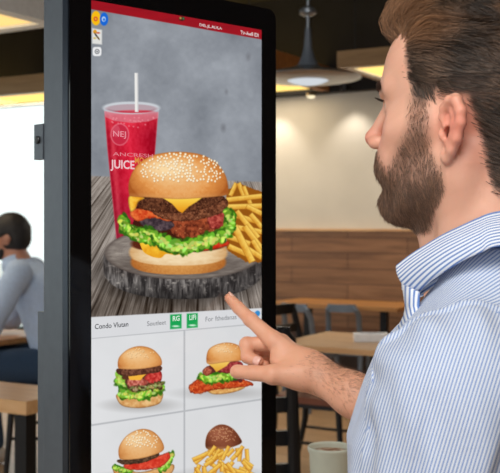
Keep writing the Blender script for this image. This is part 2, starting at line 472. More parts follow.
    tile('menu_tile', False, False); tile('menu_tile', True, False); tile('menu_tile', False, True); tile('menu_tile', True, True)
    # stacked burger
    pt.layer('stacked_burger_picture')
    pt.ell(140, 405, 26, 5, (150, 148, 146), soft=8, alpha=.7)
    pt.poly(spl([(117.5, 394), (140, 398), (161, 392), (161.5, 400), (156, 405), (140, 408), (124, 406.5), (117.5, 401)]), None, fn=fn_noise((206, 146, 82), (238, 196, 136), .3, 6))
    pt.poly([(118, 370), (159, 369), (161, 392), (150, 397), (120, 396)], (84, 48, 32), wob=1)
    pt.poly(spl([(148, 373), (160, 371), (161, 380), (154, 384), (144, 380)]), None, fn=fn_noise((172, 30, 30), (226, 92, 80), .5, 8))
    pt.poly(spl([(128, 379), (140, 378), (148, 382), (140, 388), (128, 386)]), None, fn=fn_noise((150, 54, 44), (232, 150, 130), .5, 9))
    frill(pt, [(118, 378), (122, 386), (124, 392)], 8, 14, c_m=(140, 190, 60)); frill(pt, [(120, 393), (134, 395), (148, 393), (162, 386)], 8, 15)
    frill(pt, [(132, 389), (150, 387), (161, 384)], 5, 16, (70, 50, 30), (120, 120, 60), (170, 170, 110))
    pt.poly([(128, 376), (146, 374), (140, 380), (129, 380)], (246, 182, 62), wob=.4)
    pt.poly(spl([(117, 369), (130, 367), (150, 367), (160, 365), (160, 371), (146, 374), (128, 376), (118, 374)]), None, fn=fn_noise((62, 30, 22), (136, 86, 64), .6, 10), wob=.8)
    pt.poly(spl([(117.5, 366), (119, 357), (128, 349), (140, 346), (152, 349), (160, 357), (161.5, 364), (158, 366), (140, 369), (121, 369)]), None, fn=fn_bun(139.5, 359, 23, 12, (190, 112, 52), (228, 164, 96), (246, 204, 150)))
    seeds(pt, None, 26, .6, 8, (140, 354, 15, 7), (250, 220, 170))
    # chicken burger
    pt.layer('chicken_burger_picture')
    pt.ell(222, 393, 30, 4, (150, 148, 146), soft=8, alpha=.6)
    pt.poly(spl([(205, 387), (225, 388), (244, 383), (244, 388), (230, 393), (212, 394)]), None, fn=fn_noise((206, 140, 72), (240, 194, 120), .3, 6))
    pt.poly(spl([(190, 392), (189, 386), (196, 380), (206, 378), (222, 380), (242, 379), (252, 383), (250, 386), (234, 388), (212, 390), (200, 394)]), None, fn=fn_noise((164, 40, 14), (228, 104, 52), .6, 33, (246, 170, 90)), wob=1.2)
    pt.poly([(206, 366), (240, 362), (242, 382), (206, 380)], (96, 40, 38), wob=1)
    frill(pt, [(200, 376), (210, 379), (220, 377), (232, 375), (238, 370)], 7, 34)
    pt.poly(spl([(202, 371), (208, 366), (212, 372), (206, 376)]), None, fn=fn_noise((130, 56, 40), (210, 120, 90), .6, 35))
    pt.poly(spl([(220, 368), (232, 361), (242, 363), (240, 371), (224, 373)]), None, fn=fn_noise((122, 30, 34), (196, 84, 84), .5, 36))
    pt.poly([(207, 363), (232, 359), (226, 366), (216, 372), (213, 368)], None, fn=lambda x, y, sd: mixc((250, 214, 110), (224, 160, 50), (y - 360) / 12))
    pt.poly(spl([(206, 360), (208, 350), (216, 344.5), (228, 342.5), (239, 346), (245, 355), (243, 360), (226, 362), (209, 364)]), None, fn=fn_bun(225, 353, 20, 11, (180, 100, 44), (224, 156, 86), (244, 200, 146)))
    seeds(pt, None, 18, .6, 9, (226, 349, 13, 6), (250, 224, 180))
    # sesame burger, lower left
    pt.layer('tomato_burger_picture')
    pt.ell(142, 478, 32, 5, (150, 148, 146), soft=8, alpha=.6)
    pt.poly(spl([(114, 466), (140, 472), (172, 464), (168, 476), (142, 481), (118, 478)]), None, fn=fn_noise((206, 146, 82), (238, 196, 136), .3, 6))
    frill(pt, [(160, 468), (167, 463), (171, 456)], 7, 44); frill(pt, [(114, 467), (122, 470), (130, 471)], 4, 45)
    pt.poly(spl([(126, 463), (152, 458), (168, 452), (169, 459), (160, 467), (142, 470), (126, 469)]), None, fn=fn_noise((196, 40, 26), (236, 92, 66), .4, 42), wob=.7)
    pt.poly(spl([(117, 460), (130, 459), (150, 455), (158, 452), (157, 457), (140, 463), (122, 464)]), None, fn=fn_noise((50, 34, 26), (116, 84, 60), .6, 43), wob=.8)
    pt.poly(spl([(118.5, 456), (119, 446), (127, 435), (140, 429), (152, 431), (161, 440), (163, 450), (150, 456), (136, 459), (122, 459.5)]), None, fn=fn_bun(140, 446, 24, 17, (184, 110, 52), (226, 164, 100), (246, 208, 156)))
    seeds(pt, None, 52, .8, 10, (142, 441, 18, 11))
    # dark bun with fries, lower right
    pt.layer('dark_bun_picture')
    rs = random.Random(5)
    pt.ell(222, 474, 30, 5, (150, 148, 146), soft=8, alpha=.5)
    for i in range(40):
        x = rs.uniform(196, 248); y = 462 + rs.uniform(-14, 12) + abs(x - 222) * .05
        if x < 206 and y < 456: continue
        a = rs.uniform(-.9, .9) - (x - 222) * .02; L = rs.uniform(7, 11)
        if abs(x - 222) > 16: y = max(y, 455)
        baton(pt, (x - L * math.sin(a), y + L * math.cos(a) * .6), (x + L * math.sin(a), y - L * math.cos(a) * .6), 2.1, seed=i)
    pt.poly(spl([(205, 446), (207, 434), (215, 426), (224, 424.5), (233, 429), (240, 438), (241, 443), (232, 447), (222, 449), (210, 450)]), None,
            fn=fn_bun(222, 438, 19, 14, (72, 32, 20), (124, 66, 44), (160, 96, 70)))
    seeds(pt, None, 60, .55, 12, (222, 436, 15, 10), (206, 150, 116))
    for i in range(7):
        x = 212 + i * 4.6; baton(pt, (x - 4, 456 + (i % 2) * 4), (x + 3, 446 + (i % 3) * 3), 2.0, seed=60 + i)
    return pt

def build_kiosk():
    M_steel = mat_plain('kiosk_grey_steel', rgb(86, 93, 101), .42, .45, .05, 60)
    M_black = mat_plain('kiosk_black_glass', rgb(7, 7, 9), .07, 0, .0, 10, spec=.6)
    M_dark = mat_plain('kiosk_dark_knob', rgb(22, 23, 26), .35, .2)
    root = empty('ordering_kiosk', (K0.x, K0.y, 0), math.atan2(SD.y, SD.x), 'tall self-order touchscreen kiosk in dark grey steel showing a burger menu', 'kiosk')
    # local frame: x along the screen, -y out of it (the Empty's y axis points behind the screen)
    B0, B1 = -.0316, .3305; ztop = CAMZ + .325; zbot = ZT - SH - .05
    def rrect(bm, x0, x1, z0, z1, y0, y1, r, n=8):
        pts = []
        for cx, cz, a0 in ((x1 - r, z1 - r, 0), (x0 + r, z1 - r, 90), (x0 + r, z0 + r, 180), (x1 - r, z0 + r, 270)):
            for i in range(n + 1):
                a = math.radians(a0 + 90 * i / n); pts.append((cx + r * math.cos(a), cz + r * math.sin(a)))
        A = [bm.verts.new((x, y0, z)) for x, z in pts]; Bv = [bm.verts.new((x, y1, z)) for x, z in pts]
        bm.faces.new(A); bm.faces.new(Bv[::-1]); k = len(pts)
        for i in range(k): bm.faces.new((A[i], A[(i + 1) % k], Bv[(i + 1) % k], Bv[i]))
    bm = bmesh.new(); rrect(bm, B0, B1, zbot, ztop, 0.0, .004, .016)
    obj('screen_bezel', bm, M_black, root, sm=True, bevel=.0012, seg=2)
    bm = bmesh.new(); rrect(bm, B0 - .001, B1 + .001, zbot - .001, ztop + .001, .0042, .016, .017)
    obj('bezel_rim', bm, mat_plain('kiosk_rim', rgb(54, 62, 74), .3, .7), root, sm=True, bevel=.002)
    bm = bmesh.new(); box(bm, B0 - .001, B1 - .012, .0165, .063, .03, ztop + .004)
    obj('cabinet_body', bm, M_steel, root, sm=True, bevel=.004)
    bm = bmesh.new(); box(bm, B0 - .001, B1 - .03, .0632, .079, .03, CAMZ - .117)
    obj('rear_service_box', bm, M_steel, root, sm=True, bevel=.003)
    bm = bmesh.new(); box(bm, B0 - .0, B1 - .02, -.0, .0160, .03, zbot - .004)
    obj('lower_front_panel', bm, M_steel, root, sm=True, bevel=.003)
    bm = bmesh.new(); box(bm, B0 - .06, B1 + .06, -.16, .24, 0, .03)
    obj('floor_plate', bm, M_steel, root, sm=True, bevel=.006)
    # latch bracket at the rear left edge
    bm = bmesh.new(); box(bm, B0 - .0026, B0 + .006, .0635, .0860, CAMZ + .086, CAMZ + .133)
    br = obj('latch_bracket', bm, M_steel, root, sm=True, bevel=.003, seg=3)
    bm = bmesh.new()
    Mx = Matrix.Translation((B0 - .0026, .0745, CAMZ + .112)) @ Matrix.Rotation(-math.pi / 2, 4, 'Y')
    lathe(bm, [(0, -.001), (.0052, -.001), (.0052, .0022), (.0042, .0034), (0, .0038)], 24, M=Mx)
    obj('latch_knob', bm, M_dark, br, sm=True)
    # the display
    bm = bmesh.new(); box(bm, -.0006, SW + .0006, -.0003, .001, ZT - SH - .0006, ZT + .0006)
    scr = obj('screen', bm, M_black, root)
    nt = NT('screen_pixels'); at = nt.add('Attribute', attribute_name='pic'); em = nt.add('Emission'); gl = nt.add('BsdfGlossy')
    gl.inputs['Roughness'].default_value = .08; gl.inputs['Color'].default_value = (.025, .025, .025, 1); ad = nt.add('AddShader')
    nt.link(at, 'Color', em, 0); em.inputs[1].default_value = .97
    nt.link(em, 0, ad, 0); nt.link(gl, 0, ad, 1); nt.link(ad, 0, nt.out, 0)
    pt = paint_menu(); ny, nx = pt.X.shape
    idx = np.arange(ny * nx).reshape(ny, nx)
    q = np.stack([idx[:-1, :-1], idx[1:, :-1], idx[1:, 1:], idx[:-1, 1:]], -1).reshape(-1, 4)
    lab = pt.L[:-1, :-1].reshape(-1)
    co = np.stack([pt.U, np.full_like(pt.U, -.0008), ZT - pt.V], -1).reshape(-1, 3)
    col = lin(np.clip(pt.C, 0, 1)).reshape(-1, 3)
    disp = {}
    for li, nm in enumerate(pt.names):
        f = q[lab == li]
        if not len(f): continue
        used, inv = np.unique(f, return_inverse=True)
        o = mesh_np(nm, co[used], inv.reshape(-1, 4), nt.m, scr, sm=False)
        a = o.data.attributes.new('pic', 'FLOAT_COLOR', 'POINT')
        c4 = np.ones((len(used), 4), np.float32); c4[:, :3] = col[used]; a.data.foreach_set('color', c4.ravel())
        disp.setdefault(nm, o)
    # lettering on the display
    def text(s, px, py, hpx, wpx, color, name, bold=0.0):
        cu = bpy.data.curves.new(name, 'FONT'); cu.body = s; cu.size = 1; cu.offset = bold; cu.resolution_u = 3
        to = bpy.data.objects.new('tmp', cu); COL.objects.link(to)
        dg = bpy.context.evaluated_depsgraph_get(); me = bpy.data.meshes.new_from_object(to.evaluated_get(dg))
        bpy.data.objects.remove(to)
        v = np.empty(len(me.vertices) * 3, np.float32); me.vertices.foreach_get('co', v); v = v.reshape(-1, 3)
        x0, y0 = v[:, 0].min(), v[:, 1].min(); w = v[:, 0].max() - x0; h = v[:, 1].max() - y0
        u0, v0 = px_to_uv(px, py); u1, _ = px_to_uv(px + wpx, py); _, v1 = px_to_uv(px, py - hpx)
        out = np.zeros_like(v)
        out[:, 0] = u0 + (v[:, 0] - x0) / w * (u1 - u0); out[:, 1] = -.0012
        out[:, 2] = ZT - (v0 + (v[:, 1] - y0) / h * (v1 - v0))
        me.vertices.foreach_set('co', out.ravel()); me.update()
        me.materials.append(mat_emit('ink_' + name, color, .95))
        o = bpy.data.objects.new(name, me); COL.objects.link(o); o.parent = scr
        tag(o, kind='thing')
    W = rgb(232, 222, 222)
    text('DEL.JL.ALILA', 199, 27.6 - .6, 3.6, 22.5, W, 'banner_lettering', .012)
    text('Tir-Aw8 IDI', 240, 34.2, 3.8, 18, W, 'clock_lettering', .012)
    text('NEJ', 112.5, 138.2, 7.6, 13, rgb(238, 150, 162), 'emblem_lettering', .01)
    text('ANCRESH', 112.5, 155.6, 3.6, 40, rgb(232, 140, 152), 'cup_lettering')
    text('JUICE', 110.0, 171.0, 11.5, 24, rgb(244, 206, 210), 'cup_lettering', .02)
    text('MO', 134.4, 163.6, 6.6, 9, rgb(226, 150, 70), 'cup_lettering', .012)
    text('Condo Vlutan', 94.3, 329.2, 5.2, 33.5, rgb(62, 64, 70), 'name_lettering', .012)
    text('Soutleet', 146.6, 326.0, 4.6, 19, rgb(110, 112, 116), 'name_lettering')
    text('RG', 172.2, 321.2, 5.2, 7, rgb(224, 246, 230), 'badge_lettering', .02)
    text('LIFI', 188.8, 320.0, 5.0, 6.6, rgb(224, 246, 230), 'badge_lettering', .02)
    text('For fthedanas', 205.0, 321.6, 4.8, 31, rgb(120, 122, 126), 'name_lettering')
build_kiosk()
# ================================================================ the room
E1 = Vector((.866, -.5, 0)); E2 = Vector((-.5, -.866, 0)); CN = Vector((-1.584, 10.56, 0))
RZ = math.atan2(E1.y, E1.x)                         # room frame: x = E1 along the back wall, -y = E2 towards the camera
def R2W(a, b, z=0): return CN + E1 * a + E2 * b + Vector((0, 0, z))
def W2R(p):
    d = Vector((p[0], p[1], 0)) - CN
    return d.dot(E1), d.dot(E2)
def line_at(px, b):
    """room coordinate a where the sight line at px crosses the room line b"""
    k = (px - 250) / F; # CN + a E1 + b E2 -> x = k y
    x0 = CN.x + b * E2.x; y0 = CN.y + b * E2.y
    a = (k * y0 - x0) / (E1.x - k * E1.y)
    return a
RM = Matrix.Translation(CN) @ Matrix.Rotation(RZ, 4, 'Z')   # local (a, -b, z)

def room_obj(name, bm, mat, kind='structure', **k):
    o = obj(name, bm, mat, None, **k); o.matrix_world = RM
    if kind: o['kind'] = kind
    return o

RA, RB, CEIL = 10.5, 13.0, 3.5
M_wall = mat_plain('plaster_wall', rgb(208, 203, 194), .85, 0, .04, 3)
M_dark = mat_plain('dark_ceiling', rgb(30, 29, 31), .9, 0, .15, 5)
M_board = mat_wood('wainscot_boards', rgb(112, 76, 50), rgb(142, 100, 68), rgb(162, 116, 82), 'X', .9, .42, (1.15, .142, 'V', .0045))
M_oak = mat_wood('pale_oak', rgb(196, 146, 98), rgb(214, 168, 118), rgb(226, 184, 136), 'X', 1.6, .32)
M_oakd = mat_wood('honey_oak', rgb(150, 98, 50), rgb(176, 122, 68), rgb(192, 140, 84), 'X', 1.4, .4)
M_blackm = mat_plain('black_metal', rgb(30, 31, 34), .4, .4, .05, 30)
M_floor = None

def build_room():
    nt = NT('floor_boards'); b = nt.bsdf(rough=.35); tc = nt.add('TexCoord'); br = nt.add('TexBrick')
    nt.link(tc, 'Object', br, 'Vector'); br.inputs['Scale'].default_value = 1
    br.inputs['Brick Width'].default_value = 1.2; br.inputs['Row Height'].default_value = .2; br.inputs['Mortar Size'].default_value = .003
    br.inputs['Color1'].default_value = rgb(186, 150, 112); br.inputs['Color2'].default_value = rgb(204, 170, 132); br.inputs['Mortar'].default_value = rgb(120, 92, 66)
    nz = nt.add('TexNoise'); mp = nt.add('Mapping'); mp.inputs['Scale'].default_value = (1.5, 20, 1); nt.link(tc, 'Object', mp, 0); nt.link(mp, 0, nz, 0)
    r = ramp(nt, nz, 0, [(.3, (.8, .78, .75, 1)), (.7, (1.08, 1.06, 1.04, 1))]); mx = nt.add('MixRGB', blend_type='MULTIPLY'); mx.inputs[0].default_value = 1
    nt.link(br, 0, mx, 1); nt.link(r, 0, mx, 2); nt.link(mx, 0, b, 'Base Color')
    bm = bmesh.new(); box(bm, -.3, RA + .3, -RB, .3, -.12, 0); room_obj('floor', bm, nt.m)
    bm = bmesh.new(); box(bm, -.3, RA + .3, -RB, .3, CEIL, CEIL + .1); room_obj('ceiling', bm, M_dark)
    # back wall: plaster to 2.6 m, dark bulkhead above
    bm = bmesh.new(); box(bm, -.2, RA + .2, 0, .2, 0, 2.6); room_obj('wall_back', bm, M_wall)
    bm = bmesh.new(); box(bm, -.2, RA + .2, -.12, .2, 2.6, CEIL); room_obj('trim_1', bm, M_dark)
    bm = bmesh.new(); box(bm, .0, RA, -.035, 0, .12, 1.335); room_obj('trim_2', bm, M_board)          # board panelling
    bm = bmesh.new(); box(bm, .0, RA, -.05, 0, 1.335, 1.356); room_obj('trim_3', bm, M_oak, bevel=.002)
    bm = bmesh.new(); box(bm, .0, RA, -.045, 0, 0, .12); room_obj('baseboard_back', bm, M_blackm)
    bm = bmesh.new(); box(bm, RA, RA + .2, -RB, 0, 0, CEIL); room_obj('wall_right', bm, mat_plain('brown_wall', rgb(84, 70, 60), .8))
    # left wall = glazed front: low sill wall, mullions, head
    bm = bmesh.new(); box(bm, -.2, 0, -RB, 0, 0, .35); box(bm, -.2, 0, -RB, 0, 2.68, CEIL)
    box(bm, -.2, 0, -.35, 0, .35, 2.68); room_obj('wall_left', bm, M_dark)
    M_glass = NT('window_glass'); g1 = M_glass.add('BsdfTransparent'); g2 = M_glass.add('BsdfGlossy'); g2.inputs['Roughness'].default_value = .02
    g1.inputs[0].default_value = (.93, .97, .96, 1); ms = M_glass.add('MixShader'); ms.inputs[0].default_value = .05
    M_glass.link(g1, 0, ms, 1); M_glass.link(g2, 0, ms, 2); M_glass.link(ms, 0, M_glass.out, 0)
    for i, b0 in enumerate((.35, 3.4, 6.45, 9.5)):
        b1 = min(b0 + 3.05, RB)
        bm = bmesh.new()
        for (y0, y1, z0, z1) in ((-b1, -b0, .35, .41), (-b1, -b0, 2.63, 2.68), (-b0 - .05, -b0, .41, 2.63), (-b1, -b1 + .05, .41, 2.63)):
            box(bm, -.13, -.05, y0, y1, z0, z1)
        w = room_obj('window_%d' % (i + 1), bm, mat_plain('window_frame_metal', rgb(62, 82, 84), .4, .3) if i == 0 else bpy.data.materials['window_frame_metal'])
        bm = bmesh.new(); box(bm, -.095, -.085, -b1 + .05, -b0 - .05, .41, 2.63)
        g = obj('pane', bm, M_glass.m, w)
    # what stands outside the windows: pale paving and a pale facade across the street
    bm = bmesh.new(); box(bm, -30, -.25, -RB - 10, 20, -.2, -.1); room_obj('pavement', bm, mat_plain('pale_paving', rgb(226, 226, 220), .9))

build_room()

# ---------------------------------------------------------------- suspended wood-framed light panels
M_diff = mat_emit('warm_diffuser', rgb(255, 214, 120), 1.5)
M_diffw = mat_emit('white_diffuser', rgb(255, 236, 200), 1.3)
M_white = mat_plain('white_paint', rgb(232, 234, 234), .5)
M_tan = mat_wood('tan_veneer', rgb(140, 108, 72), rgb(158, 124, 84), rgb(170, 136, 96), 'X', 1.2, .5)
M_org = mat_wood('orange_veneer', rgb(132, 84, 40), rgb(152, 100, 50), rgb(166, 112, 60), 'X', 1.2, .5)
def light_frame(a0, a1, b0, b1, z0, th, mat, label, ledge=.05, power=25, mdiff=None, lip=None):
    """a wooden box frame; a,b are room coordinates, z0 the underside"""
    ca, cb = (a0 + a1) / 2, (b0 + b1) / 2; w, d = (a1 - a0) / 2, (b1 - b0) / 2
    root = empty('ceiling_light_frame', R2W(ca, cb, z0), RZ, label, 'ceiling light', 'suspended wood-framed ceiling lights')
    bm = bmesh.new(); t = .04
    box(bm, -w, w, -d, -d + t, 0, th); box(bm, -w, w, d - t, d, 0, th); box(bm, -w, -w + t, -d + t, d - t, 0, th); box(bm, w - t, w, -d + t, d - t, 0, th)
    obj('frame', bm, mat, root, bevel=.002)
    bm = bmesh.new(); l = ledge + t
    box(bm, -w + t, w - t, -d + t, -d + l, .0, .012); box(bm, -w + t, w - t, d - l, d - t, 0, .012); box(bm, -w + t, -w + l, -d + l, d - l, 0, .012); box(bm, w - l, w - t, -d + l, d - l, 0, .012)
    obj('inner_ledge', bm, lip or M_white, root)
    bm = bmesh.new(); box(bm, -w + t, w - t, -d + t, d - t, .03, .04); obj('diffuser', bm, mdiff or M_diff, root)
    bm = bmesh.new()
    for sx in (-1, 1):
        for sy in (-1, 1): tube(bm, [(sx * (w - .1), sy * (d - .1), th), (sx * (w - .1), sy * (d - .1), CEIL - z0)], .004, 6)
    obj('suspension_wires', bm, M_blackm, root)
    L = bpy.data.lights.new('frame_lamp', 'AREA'); L.shape = 'RECTANGLE'; L.size = 2 * w * .8; L.size_y = 2 * d * .8; L.energy = power; L.color = (1, .9, .78)
    lo = bpy.data.objects.new('frame_lamp', L); COL.objects.link(lo); lo.parent = root; lo.location = (0, 0, .025)
    return root
def wr(px, d): return W2R((((px - 250) / F * d), d))
# right one: near left corner at px 337, 7.37 m away
a, b = wr(337, 7.37)
light_frame(a, a + 1.5, b - 1.3, b, CAMZ + 1.15, .122, M_tan, 'tan wood light frame with a glowing yellow underside at the forehead of the standing man', power=12)
# one behind the pendant: its right side runs back from px 277
a, b = wr(254, 7.9)
light_frame(a - 1.7, a, b - 1.6, b, CAMZ + 1.21, .22, M_org, 'deep orange-brown wood light frame behind the metal pendant lamp', power=12, lip=M_org)
# the two seen left of the kiosk
a, b = wr(20, 5.85)
light_frame(a - 1.3, a + .32, b, b + 1.6, CAMZ + 1.13, .14, M_white, 'big pale-edged light frame with warm glow, highest one left of the kiosk', ledge=.05, power=12, mdiff=mat_emit('amber_diffuser', rgb(255, 210, 130), 1.25))
a, b = wr(30, 8.75)
light_frame(a - 1.2, a + .7, b - .75, b, CAMZ + 1.15, .157, M_tan, 'tan wood light frame just above the bright window left of the kiosk', power=10)

# ---------------------------------------------------------------- pendant lamp
def pendant():
    d = 6.5; p = P(308, 79, d)
    root = empty('pendant_lamp', (p.x, p.y, p.z), 0, 'brushed metal disc pendant lamp on a flared stem from the dark ceiling', 'pendant lamp')
    M_al = mat_plain('brushed_aluminium', rgb(172, 180, 190), .3, .85, .05, 40)
    bm = bmesh.new(); lathe(bm, [(.135, -.012), (.30, -.006), (.345, .004), (.348, .010), (.30, .028), (.2, .05), (.12, .068), (.075, .085), (.072, .08), (.11, .058), (.13, .035), (.135, .02), (.135, -.012)], 64)
    obj('shade', bm, M_al, root, sm=True)
    bm = bmesh.new(); lathe(bm, [(.075, .083), (.058, .11), (.04, .15), (.028, .20), (.021, .28), (.017, .33), (0, .33)], 32); obj('flared_neck', bm, mat_plain('grey_metal', rgb(128, 136, 148), .4, .3), root, sm=True)
    top = CEIL - p.z
    bm = bmesh.new(); tube(bm, [(0, 0, .32), (0, 0, top)], .012, 12); obj('stem', bm, M_al, root, sm=True)
    zc = P(304, 12, d).z - p.z
    bm = bmesh.new(); lathe(bm, [(0, zc + .03), (.04, zc + .03), (.055, zc + .012), (.055, zc - .01), (.03, zc - .025), (0, zc - .025)], 32); obj('canopy_cup', bm, M_al, root, sm=True)
    bm = bmesh.new(); lathe(bm, [(0, -.04), (.06, -.036), (.10, -.026), (.132, -.012), (.134, .004), (0, .012)], 48)
    obj('lens', bm, mat_emit('lens_glow', rgb(226, 232, 238), .85), root, sm=True)
    L = bpy.data.lights.new('pendant_bulb', 'AREA'); L.shape = 'DISK'; L.size = .3; L.energy = 8
    lo = bpy.data.objects.new('pendant_bulb', L); COL.objects.link(lo); lo.parent = root; lo.location = (0, 0, -.06)
pendant()
# small round spotlight head hanging in front of the bulkhead
p = P(311, 96, 8.6)
root = empty('spotlight', (p.x, p.y, p.z), 0, 'tiny round glowing spotlight hanging below the metal pendant lamp', 'spotlight')
bm = bmesh.new(); lathe(bm, [(0, -.022), (.03, -.015), (.036, 0)], 24); obj('bulb', bm, mat_emit('spot_glow', rgb(255, 240, 200), 1.3), root, sm=True)
bm = bmesh.new(); lathe(bm, [(.036, 0), (.042, .002), (.04, .02), (.02, .034), (0, .036)], 24); obj('housing', bm, mat_plain('spot_brass', rgb(150, 130, 96), .3, .7), root, sm=True)
bm = bmesh.new(); tube(bm, [(0, 0, .03), (0, 0, CEIL - p.z)], .004, 8); obj('cable', bm, M_blackm, root)

# wall-washing downlights on the bulkhead edge
for i, px in enumerate((268, 345, 420, 180, 500, 585, 680, 90)):
    k = line_at(px, .22)
    q = R2W(k, .22, 2.585)
    dn = empty('downlight', q, RZ, 'small recessed wall washer %s' % ('above the pale wall'), 'downlight', 'wall-washing downlights along the bulkhead')
    bm = bmesh.new(); lathe(bm, [(.03, .0), (.045, .0), (.045, .06), (0, .06), (0, .055), (.03, .05), (.03, .0)], 20); obj('can', bm, M_blackm, dn, sm=True)
    bm = bmesh.new(); tube(bm, [(0, 0, .06), (0, .1, .1), (0, .13, .14)], .01, 8); obj('arm', bm, M_blackm, dn, sm=True)
    L = bpy.data.lights.new('wall_washer', 'SPOT'); L.energy = 11; L.spot_size = math.radians(86); L.spot_blend = .75; L.color = (1, .9, .76); L.shadow_soft_size = .03
    lo = bpy.data.objects.new('wall_washer', L); COL.objects.link(lo); lo.parent = dn; lo.location = (0, 0, -.012); lo.rotation_euler = (math.radians(12), 0, 0)

# ---------------------------------------------------------------- tables and chairs
def table(name_label, a0, a1, b0, b1, top=.75, th=.03, legs='pedestal', mat=None):
    ca, cb = (a0 + a1) / 2, (b0 + b1) / 2; w, d = (a1 - a0) / 2, (b1 - b0) / 2
    root = empty('cafe_table', R2W(ca, cb, 0), RZ, name_label, 'table')
    bm = bmesh.new(); box(bm, -w, w, -d, d, top - th, top); obj('tabletop', bm, mat or M_oak, root, bevel=.003)
    if legs == 'pedestal':
        for s in ((-1, 1) if w > .5 else (0,)):
            bm = bmesh.new(); box(bm, s * w * .6 - .028, s * w * .6 + .028, -.028, .028, .02, top - th - .012); obj('pedestal', bm, M_blackm, root, bevel=.003)
            bm = bmesh.new(); box(bm, s * w * .6 - .2, s * w * .6 + .2, -.03, .03, 0, .022); box(bm, s * w * .6 - .03, s * w * .6 + .03, -.24, .24, 0, .022); obj('foot_plate', bm, M_blackm, root)
            bm = bmesh.new(); box(bm, s * w * .6 - .12, s * w * .6 + .12, -.12, .12, top - th - .012, top - th); obj('mount_plate', bm, M_blackm, root)
    else:
        for sx in (-1, 1):
            for sy in (-1, 1):
                bm = bmesh.new(); box(bm, sx * (w - .05) - .028, sx * (w - .05) + .028, sy * (d - .05) - .028, sy * (d - .05) + .028, 0, top - th); obj('leg', bm, M_blackm, root, bevel=.003)
    return root
# near table: front edge seen at y~347, from px 300 on
a, b = wr(301, 5.75)
table('pale oak cafe table with a white box on it', a, a + .95, b - .35, b + .35)
NT_AB = (a, b)
a, b = wr(284, 8.55)
table('honey oak cafe table against the panelled wall', a, a + 1.15, b - .3, b + .3, mat=M_oakd)
FT_AB = (a, b)
# left table: narrow, close
a, b = wr(40, 3.78)
table('narrow oak table in front of the seated man', a - 1.35, a + .06, b - .16, b + .14, top=.755, th=.05, legs='four', mat=M_oak)
a, b = wr(4, 5.75)
table('oak table under the forearm of the seated man', a - .75, a + .1, b - .35, b + .35, mat=M_oakd)

def chair(label, kind, loc_ab, rz, slats=3, group=None, bh=.92, w=.21):
    """kind: grey open metal back / dark slat back"""
    root = empty('cafe_chair', R2W(loc_ab[0], loc_ab[1], 0), RZ + rz, label, 'chair', group)
    M_fr = {'grey': mat_plain('chair_grey', rgb(112, 122, 134), .45, .3), 'black': M_blackm}[kind]
    M_st = {'grey': M_fr, 'black': mat_plain('chair_seat_leather', rgb(120, 66, 44), .45)}[kind]
    d, sh = w, .45
    bm = bmesh.new(); box(bm, -w, w, -d, d, sh - .035, sh); obj('seat', bm, M_st, root, sm=True, bevel=.014, seg=3)
    bm = bmesh.new(); box(bm, -w + .005, w - .005, -d + .005, d - .005, sh - .06, sh - .035); obj('seat_frame', bm, M_fr, root, bevel=.002)
    for sx in (-1, 1):
        bm = bmesh.new(); tube(bm, [(sx * (w - .02), -d + .02, sh - .05), (sx * (w - .005), -d - .01, 0)], [.018, .013], 10); obj('leg', bm, M_fr, root, sm=True)
        bm = bmesh.new(); tube(bm, [(sx * (w - .015), d + .05, 0), (sx * (w - .015), d - .005, .25), (sx * (w - .015), d - .015, sh), (sx * (w - .02), d + .02, .7), (sx * (w - .03), d + .065, bh - .03), (sx * (w - .055), d + .07, bh)], [.014, .019, .021, .021, .019, .014], 10); obj('leg', bm, M_fr, root, sm=True)
    hs = [bh - .02] + [bh - .02 - .11 * (k + 1) for k in range(slats - 1)]
    for k, h in enumerate(hs):
        yy = d + .065 - (bh - h) * .2
        bm = bmesh.new(); n = 10; th, hh = .009, .024 if k else .03
        rows = []
        for i in range(n + 1):
            x = -w + .03 + (2 * w - .06) * i / n; y = yy + .03 * (1 - (2 * i / n - 1) ** 2)
            rows.append([bm.verts.new((x, y + s * th, h + t * hh)) for s, t in ((-1, -1), (1, -1), (1, 1), (-1, 1))])
        for A, B in zip(rows, rows[1:]):
            for q in range(4): bm.faces.new((A[q], A[(q + 1) % 4], B[(q + 1) % 4], B[q]))
        bm.faces.new(rows[0]); bm.faces.new(rows[-1])
        obj('back_rail' if k == 0 else 'back_slat', bm, M_fr, root, bevel=.003)
    for sx in (-1, 1):
        bm = bmesh.new(); tube(bm, [(sx * (w - .01), -d, .2), (sx * (w - .01), d + .01, .2)], .009, 8); obj('side_stretcher', bm, M_fr, root, sm=True)
    return root
chair('grey metal chair with open back at the far oak table', 'grey', wr(312, 7.6), math.pi * .93, 1, bh=.80, w=.15)
chair('grey metal chair at the right end of the far oak table', 'grey', wr(349, 7.8), math.pi * 1.05, 1, bh=.78, w=.14)
chair('black slat-backed chair close behind the right edge of the kiosk', 'black', W2R((-.035, 3.4)), math.radians(206), 6, bh=1.07)
chair('black chair with a red-brown seat beside the near cafe table', 'black', wr(322, 5.65), math.pi / 2, 3)
# white box on the near table
q = P(371, 331, 5.55)
bm = bmesh.new(); box(bm, -.095, .095, -.05, .05, 0, .042)
root = empty('napkin_box', (q.x, q.y, .751), RZ + .5, 'low white napkin box lying on the near oak table', 'napkin box')
obj('box_body', bm, mat_plain('white_card', rgb(246, 247, 248), .6), root, bevel=.008, seg=3, sm=True)
bm = bmesh.new(); box(bm, -.06, .06, -.012, .012, .0405, .0445); obj('napkin_slot', bm, mat_plain('white_napkin', rgb(206, 212, 220), .8), root)
